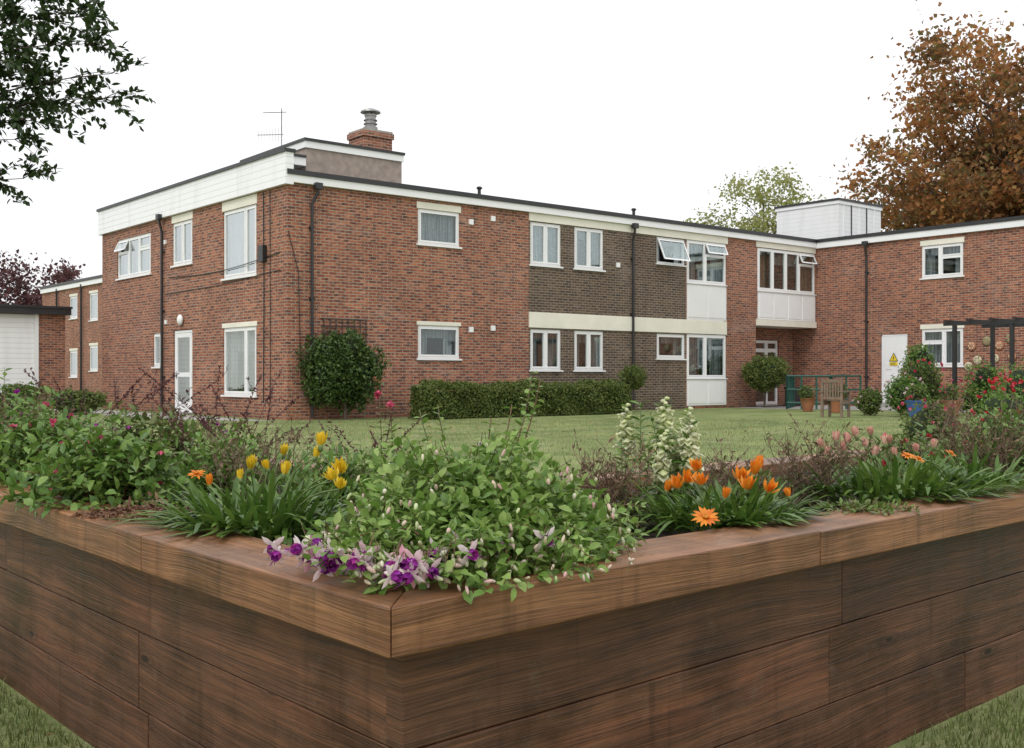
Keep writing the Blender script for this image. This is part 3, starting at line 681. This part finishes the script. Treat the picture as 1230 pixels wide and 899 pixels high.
# --- snapdragons
mb=MB()
for i in range(14):
    x,y=.43+U(-.12,.12),3.15+U(-.12,.15); top=U(.84,.985)
    pts=bez(V((x,y,.62)),V((x+U(-.02,.02),y,.8)),V((x+U(-.03,.03),y+U(-.02,.02),top))); stem_leaves(mb,pts,.0028,0,1,.05,.018,.012,.1)
    if i<9:
        for k in range(20):
            q=pts[-1]-UP*(k*.0075); w=k*2.4; o=V((math.cos(w),math.sin(w),-.1)); s=.011+.0009*k
            blob(mb,q+o*(.006+.0007*k),o,s*1.5,s*1.1,2,6,4); 
            if k>2: leaf(mb,q+o*.014,o+UP*.4,UP,s*1.1,s*1.5,2,.4,.3); leaf(mb,q+o*.014,o-UP*.5,UP,s*1.1,s*1.5,2,.4,.3)
mb.build('cream_snapdragons',[L_grn,L_gst,P_cr],None,True)
def gb(name,cen,rad,n,L,Wd,step,lm,tips=None,extra=None,lift=.08,elmin=.1,fill=300):
    mb=MB(); bush(mb,V(cen),rad,n,L,Wd,step,0,1,elmin,1.5,lift,.0022,tips,fill=fill)
    return mb.build(name,[lm,L_stem]+(extra or []),None,True)
def pinktip(mb,p,t):
    if R()<.10:
        for k in range(9): leaf(mb,p,rv()+UP*.3,rv(),.018,.015,2,.3,.3)
def purpletip(mb,p,t):
    if R()<.16:
        fu=p+V((0,0,-.02))
        for k in range(5): w=k*1.256; leaf(mb,fu,V((math.cos(w),math.sin(w),-.8)),V((math.cos(w),math.sin(w),.4)),.02,.010,2,.1,.3)
gb('trailing_fuchsia',(-1.24,3.30,.64),(.31,.28,.25),90,.050,.027,.020,L_grn,purpletip,[P_pk],fill=600)
gb('garden_shrub',(-1.78,4.0,.64),(.38,.36,.30),90,.055,.028,.022,L_grn,pinktip,[P_pk],fill=600)
gb('garden_shrub',(-1.40,4.3,.64),(.40,.34,.30),80,.050,.024,.022,L_mix,purpletip,[P_pu],fill=400)
gb('garden_shrub',(-2.2,4.6,.64),(.45,.4,.36),90,.055,.028,.024,L_grn,pinktip,[P_pu],fill=700)
gb('garden_shrub',(-1.0,3.75,.64),(.26,.26,.23),60,.046,.020,.018,L_grn,None,fill=250)
gb('low_foliage_plant',(-.55,3.4,.64),(.36,.30,.19),65,.048,.020,.018,L_grn,None,fill=300)
gb('low_foliage_plant',(-.05,3.3,.64),(.34,.3,.14),50,.045,.018,.02,L_gaz,None,fill=200)
gb('low_foliage_plant',(.8,3.6,.63),(.30,.24,.11),45,.045,.014,.018,L_mix,None,fill=150)
gb('low_foliage_plant',(1.0,3.05,.62),(.16,.12,.07),26,.03,.012,.014,L_mix,None,fill=120)
gb('low_foliage_plant',(.27,2.95,.62),(.16,.16,.09),22,.035,.014,.014,L_mix,None,fill=100)
gb('garden_shrub',(2.0,4.4,.64),(.38,.34,.28),70,.05,.024,.022,L_grn,pinktip,[P_red],fill=500)
gb('garden_shrub',(2.5,4.6,.64),(.36,.34,.34),80,.055,.026,.022,L_grn,pinktip,[P_red],fill=500)
gb('garden_shrub',(1.55,4.2,.64),(.30,.28,.19),55,.045,.018,.02,L_mix,pinktip,[P_red],fill=250)
def dry(name,cen,rx,ry,n,h,mats,spike=False,lean=.25,z0=.62):
    mb=MB()
    for k in range(n):
        b=V((cen[0]+U(-rx,rx)*.5,cen[1]+U(-ry,ry)*.5,z0)); e=V((cen[0]+U(-rx,rx),cen[1]+U(-ry,ry),z0+h*U(.5,1.05))); m=b.lerp(e,.6)+V((U(-.03,.03),U(-.03,.03),.02)); pts=bez(b,m,e,6)
        tube(mb,pts,[.0018*(1-.1*i) for i in range(len(pts))],0,4)
        for j in range(4 if not spike else 2):
            i=random.randint(2,5); q=pts[i]; f=q+V((U(-.06,.06),U(-.06,.06),U(.02,.08))); tube(mb,[q,(q+f)/2+rv()*.006,f],.0009,0,3)
            for _ in range(3): leaf(mb,q.lerp(f,R()),rv()+UP*.2,rv(),U(.01,.024),U(.004,.010),0,.6,.4)
        if spike:
            d=(pts[-1]-pts[-3]).normalized()
            for j in range(46): q=pts[-1]-d*(j*.0036); leaf(mb,q,rv()+d*.5,rv(),U(.007,.015),U(.004,.008),1,.2,.3)
    return mb.build(name,mats,None,True)
dry('dried_perennial_stems',(.29,3.0),.13,.14,40,.23,[L_dry,L_dry])
dry('dried_perennial_stems',(.98,3.55),.18,.18,48,.26,[L_dry,L_dry])
dry('dried_perennial_stems',(1.85,4.1),.28,.22,60,.35,[L_dry,L_dry])
dry('dried_perennial_stems',(.62,3.5),.2,.15,20,.20,[L_dry,L_dry])
dry('maroon_salvia_spikes',(-1.05,4.05),.32,.25,26,.45,[L_mar,L_mar],True)
dry('maroon_salvia_spikes',(-1.75,4.55),.45,.3,20,.45,[L_mar,L_mar],True)
dry('maroon_salvia_spikes',(-.5,3.9),.22,.2,10,.33,[L_mar,L_mar],True)
dry('dried_perennial_stems',(-2.0,4.2),.4,.3,30,.36,[L_dry,L_dry])
dry('dried_perennial_stems',(-.82,3.45),.2,.2,30,.27,[L_dry,L_dry])
mb=MB()
for x,y,z in ((-.49,4.0,.98),(-.455,4.05,.94)):
    pts=bez(V((x,y,.62)),V((x+.01,y,.8)),V((x+U(-.01,.01),y,z))); stem_leaves(mb,pts,.003,0,1,.04,.022,.03,.2)
    for k in range(20): leaf(mb,pts[-1]+rv()*.008,rv()+UP*.2,rv(),.015,.013,2,.3,.3)
mb.build('pink_rose_stems',[L_mix,L_stem,P_pk],None,True)
mb=MB()
for i in range(520):
    a=U(0,6.28); rr=.17*math.sqrt(R()); p=V((-1.0+rr*math.cos(a)*1.1,2.95+rr*math.sin(a)*.8,.64+.08*(1-rr/.17)*R()+.01)); leaf(mb,clampz(p,.674),rv(),UP+rv(),U(.012,.03),U(.008,.014),0,.6,.4)
mb.build('dead_leaf_pile',[foliage('crisp_dead_leaves',[(.20,.10,.06),(.12,.055,.035),(.28,.16,.09),(.09,.04,.03)],.8,.1)],None,True)
mb=MB()
for i in range(130):
    if R()<.5: b=P0+r*U(.4,2.6)+rn*U(.02,.19)
    else: b=P0+l*U(.35,2.4)+ln*U(.02,.19)
    leaf(mb,V((b.x,b.y,ZT+.0035)),V((U(-1,1),U(-1,1),.02)),UP,U(.004,.013),U(.002,.006),0,.05,.1)
mb.build('fallen_leaf_litter',[L_dry],None)

# ---------------------------------------------------------------- grass
mb=MB()
def gblade(x,y,h):
    a=U(0,6.28); w=U(.0015,.003)*(1 if h<.07 else 3); dx,dy=math.cos(a),math.sin(a); lx,ly=U(-.5,.5)*h,U(-.5,.5)*h
    mb.add([(x-dx*w,y-dy*w,0),(x+dx*w,y+dy*w,0),(x+lx*.4+dx*w*.7,y+ly*.4+dy*w*.7,h*.6),(x+lx,y+ly,h),(x+lx*.4-dx*w*.7,y+ly*.4-dy*w*.7,h*.6)],[(0,1,2,4),(4,2,3)],0)
for i in range(26000):
    if R()<.5: b=P0+l*U(.6,3.2)-ln*(U(-.06,1.0)**1.0)
    else: b=P0+r*U(.9,3.6)-rn*U(-.06,.9)
    gblade(b.x,b.y,U(.012,.04))
for i in range(22000):
    y=11+15*R()**.8; x=U(-.22,.36)*y
    p=V((x,y,0))-C
    if p.dot(nM)>-.6 : continue
    if (V((x,y,0))-K).dot(dM)>-5.0 : continue
    gblade(x,y,U(.03,.055))
mb.build('grass_blades',[M_blade],None)
mb=MB()
for i in range(300):
    if R()<.3: b=P0+l*U(.9,3.2)-ln*U(.02,1.0); b=V((b.x,b.y,.03)); s=U(.02,.035)
    else: y=U(11,24); b=V((U(-.2,.33)*y,y,.045)); s=U(.05,.09)
    if (b-C).dot(nM)>-.6: continue
    leaf(mb,b,V((U(-1,1),U(-1,1),U(-.1,.3))),UP+rv()*.4,s,s*.6,0,.3,.3)
mb.build('fallen_leaves',[foliage('fallen_leaf',[(.35,.2,.07),(.25,.12,.05),(.4,.3,.1)],.7,.1)],None)

# ---------------------------------------------------------------- hedge / shrubs near the building
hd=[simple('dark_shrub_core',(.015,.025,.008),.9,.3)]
def hedge(name,F,t0,t1,d0,d1,h,n):
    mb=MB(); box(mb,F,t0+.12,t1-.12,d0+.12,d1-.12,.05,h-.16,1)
    for i in range(n):
        t=U(t0,t1); z=U(.02,h); d=U(d0,d1); s=R()
        hh=h-.02+.05*math.sin(t*2.3)+.05*math.sin(t*6.1+1)+.03*math.sin(t*13)
        edge=min(1,(t-t0)/.35,(t1-t)/.35); hh-=.16*(1-max(0,edge))**2
        if s<.45: d=d0+G(0,.05)+.05*math.sin(t*5+z*4)+.08*(z/h)**3; z=min(z,hh)
        elif s<.85: z=hh+G(0,.04)-.08*max(0,1-(d-d0)/.2)
        elif s<.93: t=t0+G(0,.05)+.05*(z/h)
        else: t=t1+G(0,.05)-.05*(z/h)
        diamond(mb,F.p(t,d,max(.02,min(z,hh+.1))),U(.04,.08),0,.65)
    mb.build(name,[L_hedge]+hd,None)
hedge('clipped_hedge',FM,2.75,9.6,-1.9,-1.15,.82,26000)
def shrub(name,c,rad,n,size,lm,stem=None,lobes=9,flowers=None,spread=.45,core=.66):
    mb=MB(); c=V(c); Ls=[(rv()*spread*U(.8,1.2),U(.36,.62)) for _ in range(lobes)]+[(V((0,0,0)),.72)]
    wts=[s*s for o,s in Ls]
    for o,s in Ls:
        cc=c+V((o.x*rad[0],o.y*rad[1],o.z*rad[2])); 
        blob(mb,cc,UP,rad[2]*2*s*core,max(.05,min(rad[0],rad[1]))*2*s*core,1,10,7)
    pick=random.choices(Ls,weights=wts,k=n)
    for i in range(n):
        o,s=pick[i]; d=rv(); q=U(.55,1.0)**.5*s*(1+.15*math.sin(7*d.x+5*d.z+o.x*20)); 
        if R()<.05: q*=U(1.1,1.4)
        p=V((c.x+rad[0]*(o.x+d.x*q),c.y+rad[1]*(o.y+d.y*q),c.z+rad[2]*(o.z+d.z*q)))
        if p.z<.02: continue
        diamond(mb,p,size*U(.6,1.35),0,.6)
    mats=[lm]+hd+[M_bark]
    if stem: tube(mb,[(c.x,c.y,0),(c.x+.03,c.y,c.z*.5),(c.x,c.y,c.z)],[.04,.035,.03],2,7)
    if flowers:
        mats.append(flowers[0])
        for i in range(flowers[1]):
            d=rv(); d.z=abs(d.z); p=V((c.x+rad[0]*d.x*.98,c.y+rad[1]*d.y*.98,c.z+rad[2]*d.z*.98))
            for k in range(7): diamond(mb,p+rv()*flowers[2]*.3,flowers[2],3,.8)
    return mb.build(name,mats,None)
sp=FM.p(1.25,-.55,0)
shrub('climbing_evergreen_shrub',(sp.x,sp.y,1.25),(.98,.6,1.05),14000,.09,L_dark,True,16,spread=.6)
sp=FM.p(10.55,-1.0,0); shrub('clipped_topiary_bush',(sp.x,sp.y,1.0),(.50,.50,.50),4500,.06,L_hedge,True,5,spread=.3)
sp=FM.p(16.9,-.9,0); shrub('round_evergreen_bush',(sp.x,sp.y,1.15),(.95,.85,.78),9000,.08,L_hedge,True,8,spread=.35)
shrub('potted_garden_plants',(10.1,27.6,.5),(.6,.4,.65),3500,.07,L_grn,None,6,(P_wh,14,.06))
shrub('potted_garden_plants',(10.9,28.6,.65),(.65,.5,.85),3500,.08,L_mix,None,7,(P_red,14,.07))
shrub('potted_garden_plants',(11.3,29.6,.9),(.6,.5,1.05),3500,.08,L_grn,None,7,(P_pk,10,.07),spread=.6)
shrub('potted_garden_plants',(9.4,28.4,.35),(.5,.4,.4),2000,.07,L_mix,None,5,(P_wh,8,.06))
shrub('potted_garden_plants',(12.4,28.0,.55),(.8,.5,.75),3500,.08,L_grn,None,7,(P_pk,18,.07),spread=.6)
shrub('rose_bush',(7.2,15.6,.40),(.5,.5,.68),3500,.05,L_grn,None,8,(P_red,30,.06),spread=.6)
shrub('rose_bush',(6.4,16.6,.30),(.5,.5,.5),3000,.05,L_mix,None,8,(P_pk,18,.05))
shrub('rose_bush',(8.2,17.2,.45),(.7,.5,.75),3500,.05,L_grn,None,8,(P_red,30,.06),spread=.6)
shrub('low_border_shrub',(11.6,30.5,.4),(.8,.5,.6),3000,.08,L_mix,None,6)
shrub('low_border_shrub',(-14.3,31.5,.35),(1.2,.6,.55),3500,.09,L_mix,None,8)
shrub('low_border_shrub',(-12.0,29.5,.3),(1.0,.6,.45),3000,.09,L_mix,None,8)
M_blue=simple('blue_glazed_pot',(.05,.12,.35),.25,.1); M_terr=simple('terracotta',(.35,.14,.07),.8,.2)
def pot(x,y,m,s=1): 
    mb=MB(); lathe(mb,V((x,y,0.01)),[(.12*s,.0),(.17*s,.2*s),(.2*s,.34*s),(.22*s,.36*s),(.19*s,.36*s),(.17*s,.3*s)],0); mb.build('flower_pot',[m],None,True)
pot(10.0,26.6,M_blue,1.2); pot(9.2,30.5,M_terr,1.2); pot(8.7,31.6,M_terr,1.1); pot(11.0,26.9,M_terr,1.2)
shrub('pot_plant',(10.0,26.6,.6),(.28,.25,.26),800,.06,L_mix,None,4,(P_wh,8,.05))
shrub('pot_plant',(9.2,30.5,.6),(.32,.3,.32),800,.06,L_mix,None,4,(P_red,8,.05))
shrub('pot_plant',(8.7,31.6,.55),(.3,.3,.3),800,.06,L_hedge,None,4)
shrub('pot_plant',(11.0,26.9,.62),(.32,.3,.34),900,.06,L_mix,None,4,(P_pk,10,.05))
M_grn=simple('dark_green_paint',(.015,.085,.065),.4,.15)
mb=MB(); 
def rail(a,b):
    a=V(a);b=V(b);L_=(b-a).length;n=max(1,round(L_/.55))
    for z in (1.05,.62,.2): tube(mb,[a+UP*z,b+UP*z],.032,0,7)
    for i in range(n+1): p=a.lerp(b,i/n); tube(mb,[p,p+UP*1.07],.032,0,7)
rail((8.75,34.2,0),(10.0,33.6,0)); rail((10.0,33.6,0),(11.1,34.2,0)); rail((10.0,33.6,0),(10.6,35.8,0)); rail((8.75,34.2,0),(9.5,36.2,0))
mb.build('green_handrail',[M_grn])
mb=MB(); bp=FM.p(19.0,-.5,0); FBn=Fr(V((bp.x,bp.y,0)),dM,nM); box(mb,FBn,-.2,.2,-.2,.2,.02,.6,0); box(mb,FBn,-.23,.23,-.23,.23,.6,.68,0); mb.build('litter_bin',[M_black],None,bevel=.02)
M_tk=simple('weathered_teak',(.20,.14,.10),.8,.25,8,.3)
mb=MB(); FCh=Fr(V((8.25,27.4,0)),V((.8,-.6,0)),V((.6,.8,0)))
for a in (-.28,.22):
    box(mb,FCh,a,a+.06,-.28,-.22,0,.98,0); box(mb,FCh,a,a+.06,.24,.30,0,.64,0); box(mb,FCh,a-.01,a+.07,-.30,.34,.641,.68,0)
    box(mb,FCh,a+.005,a+.055,-.22,.24,.34,.41,0)
for i in range(5): box(mb,FCh,-.22,.22,-.2+i*.1,-.12+i*.1,.412,.435,0)
box(mb,FCh,-.22,.22,-.275,-.235,.88,.97,0); box(mb,FCh,-.22,.22,-.275,-.235,.46,.52,0)
for i in range(6): box(mb,FCh,-.2+i*.07,-.16+i*.07,-.265,-.245,.52,.88,0)
mb.build('wooden_garden_chair',[M_tk],None)
mb=MB(); pp=V((11.5,27.9,0)); FP=Fr(pp,wA,dM)
for t in (0,1.5,3.0,4.5):
    for d in (0,2.0): box(mb,FP,t-.045,t+.045,d-.045,d+.045,0,2.36,0)
for d in (0,2.0): box(mb,FP,-.3,4.8,d-.03,d+.03,2.362,2.46,0)
for i in range(9): box(mb,FP,-.2+i*.6,-.16+i*.6,-.2,2.2,2.462,2.51,0)
mb.build('black_pergola',[M_black])

# ---------------------------------------------------------------- trees
def tree(name,base,ztop,rad,zc,lm,nclump,per,ls,tr=.3,sig=.16,bare=0,seed=1,hole=.0,limbs=True,lm2=None):
    random.seed(seed); mb=MB(); base=V(base); c=V((base.x,base.y,zc)); rz=ztop-zc
    top=V((base.x+U(-.3,.3),base.y,zc+rz*.6)); tr_p=[base,base.lerp(top,.35)+V((U(-.2,.2),0,0)),base.lerp(top,.7)+V((U(-.3,.3),0,0)),top]
    tube(mb,tr_p,[tr,tr*.75,tr*.45,tr*.15],0,9)
    for k in range(nclump):
        d=rv(); f=R()**.45; 
        if R()<hole: continue
        w=1+.18*math.sin(d.x*5+d.z*4)+.12*math.sin(d.z*9+1)
        p=V((c.x+d.x*rad*f*w,c.y+d.y*rad*f*w,c.z+d.z*rz*f*(w*.5+.5)*(1 if d.z>0 else .85)))
        if p.z<base.z+1.2: continue
        s=tr_p[1].lerp(top,max(0,min(1,(p.z-base.z-2)/(ztop-base.z)*R()*1.1))); m=s.lerp(p,.5)+V((0,0,U(.0,.12)*rad*.3))+rv()*rad*.06
        if limbs: tube(mb,bez(s,m,p,5),[tr*.16,tr*.13,tr*.1,tr*.07,tr*.05,tr*.03],0,5)
        for b in range(2): q=p+rv()*rad*sig*1.6; tube(mb,[p,(p+q)/2+rv()*.1,q],[tr*.04,tr*.03,tr*.012],0,3)
        sz=U(.6,1.3); mm=1 if (lm2 is None or R()<.62) else 2
        for j in range(int(per*sz)):
            q=p+V((G(0,1),G(0,1),G(0,.75)))*rad*sig*sz; diamond(mb,q,ls*U(.6,1.3),mm,.65)
    return mb.build(name,[M_bark,lm]+([lm2] if lm2 else []))
A1=foliage('autumn_orange_leaves',[(.42,.16,.055),(.50,.22,.07),(.30,.12,.045),(.42,.25,.08),(.22,.16,.055)],.7,.42)
A2=foliage('autumn_brown_leaves',[(.30,.13,.055),(.36,.17,.065),(.16,.14,.045),(.20,.09,.045)],.7,.40)
A3=foliage('yellow_green_leaves',[(.36,.37,.12),(.28,.32,.10),(.45,.42,.17)],.7,.4)
A4=foliage('plum_leaves',[(.10,.035,.04),(.15,.055,.06),(.07,.04,.04)],.6,.25)
A5=foliage('bay_leaves',[(.025,.05,.016),(.045,.08,.022),(.07,.11,.035)],.45,.28)
tree('autumn_maple_tree',(25.6,55,0),18.4,7.0,11.0,A1,310,165,.31,.38,.10,seed=3,lm2=A2)
tree('autumn_maple_tree',(34,60,0),17.2,6.5,10,A1,180,130,.33,.38,.11,seed=9,lm2=A2)
tree('yellow_birch_tree',(18.6,80,0),16.8,4.2,11.5,A3,100,80,.28,.2,.12,seed=5)
tree('yellow_birch_tree',(22.6,84,0),15.4,3.6,10.5,A3,75,70,.28,.2,.13,seed=6)
tree('purple_plum_tree',(-35,70,0),9.6,4.2,5.6,A4,80,80,.3,.25,.15,seed=7)
tree('purple_plum_tree',(-30.5,72,0),8.6,3.2,5.0,A4,60,80,.3,.22,.15,seed=8)
random.seed(21); mb=MB(); b=V((24.0,48,0))
tube(mb,[b,b+V((.2,0,8)),b+V((.3,0,17.5))],[.22,.14,.02],0,7)
for k in range(90):
    z=U(7,17); s=b+V((.25,0,z)); d=V((U(-1,1),U(-1,1),U(.6,1.4))).normalized(); L_=(19-z)*.3*U(.5,1)+.4; e=s+d*L_; tube(mb,bez(s,s+d*L_*.5+UP*.2,e,4),[.035,.025,.018,.01,.006],0,4)
    for j in range(6): q=s.lerp(e,U(.3,1)); tube(mb,[q,q+(d+rv()*.7).normalized()*U(.4,.9)],[.010,.004],0,3)
    for j in range(10): diamond(mb,s.lerp(e,U(.4,1))+rv()*.3,.12,1)
mb.build('bare_birch_tree',[M_bark,A2])

random.seed(33); mb=MB(); tb=V((-3.9,5.6,0)); tube(mb,[tb,tb+V((.05,0,1.5)),tb+V((.2,-.05,3.0)),tb+V((.3,0,4.6))],[.14,.12,.08,.03],0,9)
def twig(a,b,lift,nsub):
    pts=bez(a,a.lerp(b,.5)+UP*lift,b,8); tube(mb,pts,[.010-.0010*i for i in range(9)],0,5)
    for k in range(nsub):
        i=random.randint(3,8); p=pts[i]; d=((b-a).normalized()+rv()*.9); d.z+=U(-.3,.2); q=p+d.normalized()*U(.10,.26)
        sp_=bez(p,p.lerp(q,.5)+UP*.03,q,5); tube(mb,sp_,[.003,.0025,.002,.0018,.0015,.001],0,4)
        for j in range(24):
            t=random.randint(1,5); c=sp_[t]+rv()*.016; leaf(mb,c,(q-p).normalized()*.8+rv(),UP+rv()*.7,U(.030,.052),U(.018,.027),1,U(0,.3),.25)
for a,b,l_,n in ((2.0,(-2.05,5.5,2.60),.25,30),(2.2,(-2.15,5.4,2.72),.3,30),(2.4,(-2.28,5.6,2.92),.25,30),(1.9,(-2.40,5.5,2.38),.2,32),(1.9,(-2.5,5.4,2.24),.2,28),(2.1,(-2.26,5.7,2.5),.2,32),(2.6,(-2.35,5.5,3.02),.2,26),(2.0,(-2.12,5.6,2.5),.25,24),(2.7,(-2.5,5.5,3.1),.2,30),(1.75,(-2.55,5.6,2.08),.15,24),(2.2,(-2.5,5.3,2.6),.2,40),(2.4,(-2.55,5.5,2.85),.2,40)):
    twig(tb+V((.1,0,a)),V(b),l_,n)
for k in range(40):
    a=U(0,6.28); zz=U(1.9,4.6); rr=U(.6,1.5)
    e=tb+V((.2+math.cos(a)*rr,math.sin(a)*rr,zz+U(-.1,.5)))
    if e.x/e.y>-.46 : continue
    twig(tb+V((.1,0,min(zz,4.2))),e,.15,16)
mb.build('overhanging_evergreen_tree',[M_bark,A5],None,True)

# ---------------------------------------------------------------- sky, sun, camera
w=bpy.data.worlds.new('World'); scene.world=w; w.use_nodes=True; nt=w.node_tree; bg=nt.nodes['Background']
sky=nt.nodes.new('ShaderNodeTexSky'); sky.sky_type='NISHITA'; sky.sun_disc=False; sky.sun_elevation=math.radians(50); sky.sun_rotation=math.radians(205)
tc=N(nt,'ShaderNodeTexCoord').outputs['Generated']; z=N(nt,'ShaderNodeSeparateXYZ',{0:tc}).outputs[2]
cl=mix(nt,mr(nt,z,0,.9,0,1),(10.5,10.5,10.6),(16.5,16.7,17))
col=mix(nt,.93,sky.outputs[0],cl)
nt.links.new(col,bg.inputs[0]); bg.inputs[1].default_value=.1
sl=bpy.data.lights.new('sun','SUN'); sl.energy=1.1; sl.angle=math.radians(20); sl.color=(1,.98,.95)
so=bpy.data.objects.new('sun',sl); scene.collection.objects.link(so)
dirv=V((math.sin(math.radians(205))*math.cos(math.radians(50)),math.cos(math.radians(205))*math.cos(math.radians(50)),math.sin(math.radians(50))))
so.rotation_euler=dirv.to_track_quat('Z','Y').to_euler()
cam=bpy.data.cameras.new('camera'); co=bpy.data.objects.new('camera',cam); scene.collection.objects.link(co)
co.location=(0,0,1.05); co.rotation_euler=(math.radians(90),0,0); cam.sensor_width=36; cam.lens=1290/1230*36; cam.shift_y=.002; cam.clip_end=900; cam.clip_start=.05
scene.camera=co
scene.view_settings.view_transform='Standard'; scene.view_settings.look='None'; scene.view_settings.exposure=0
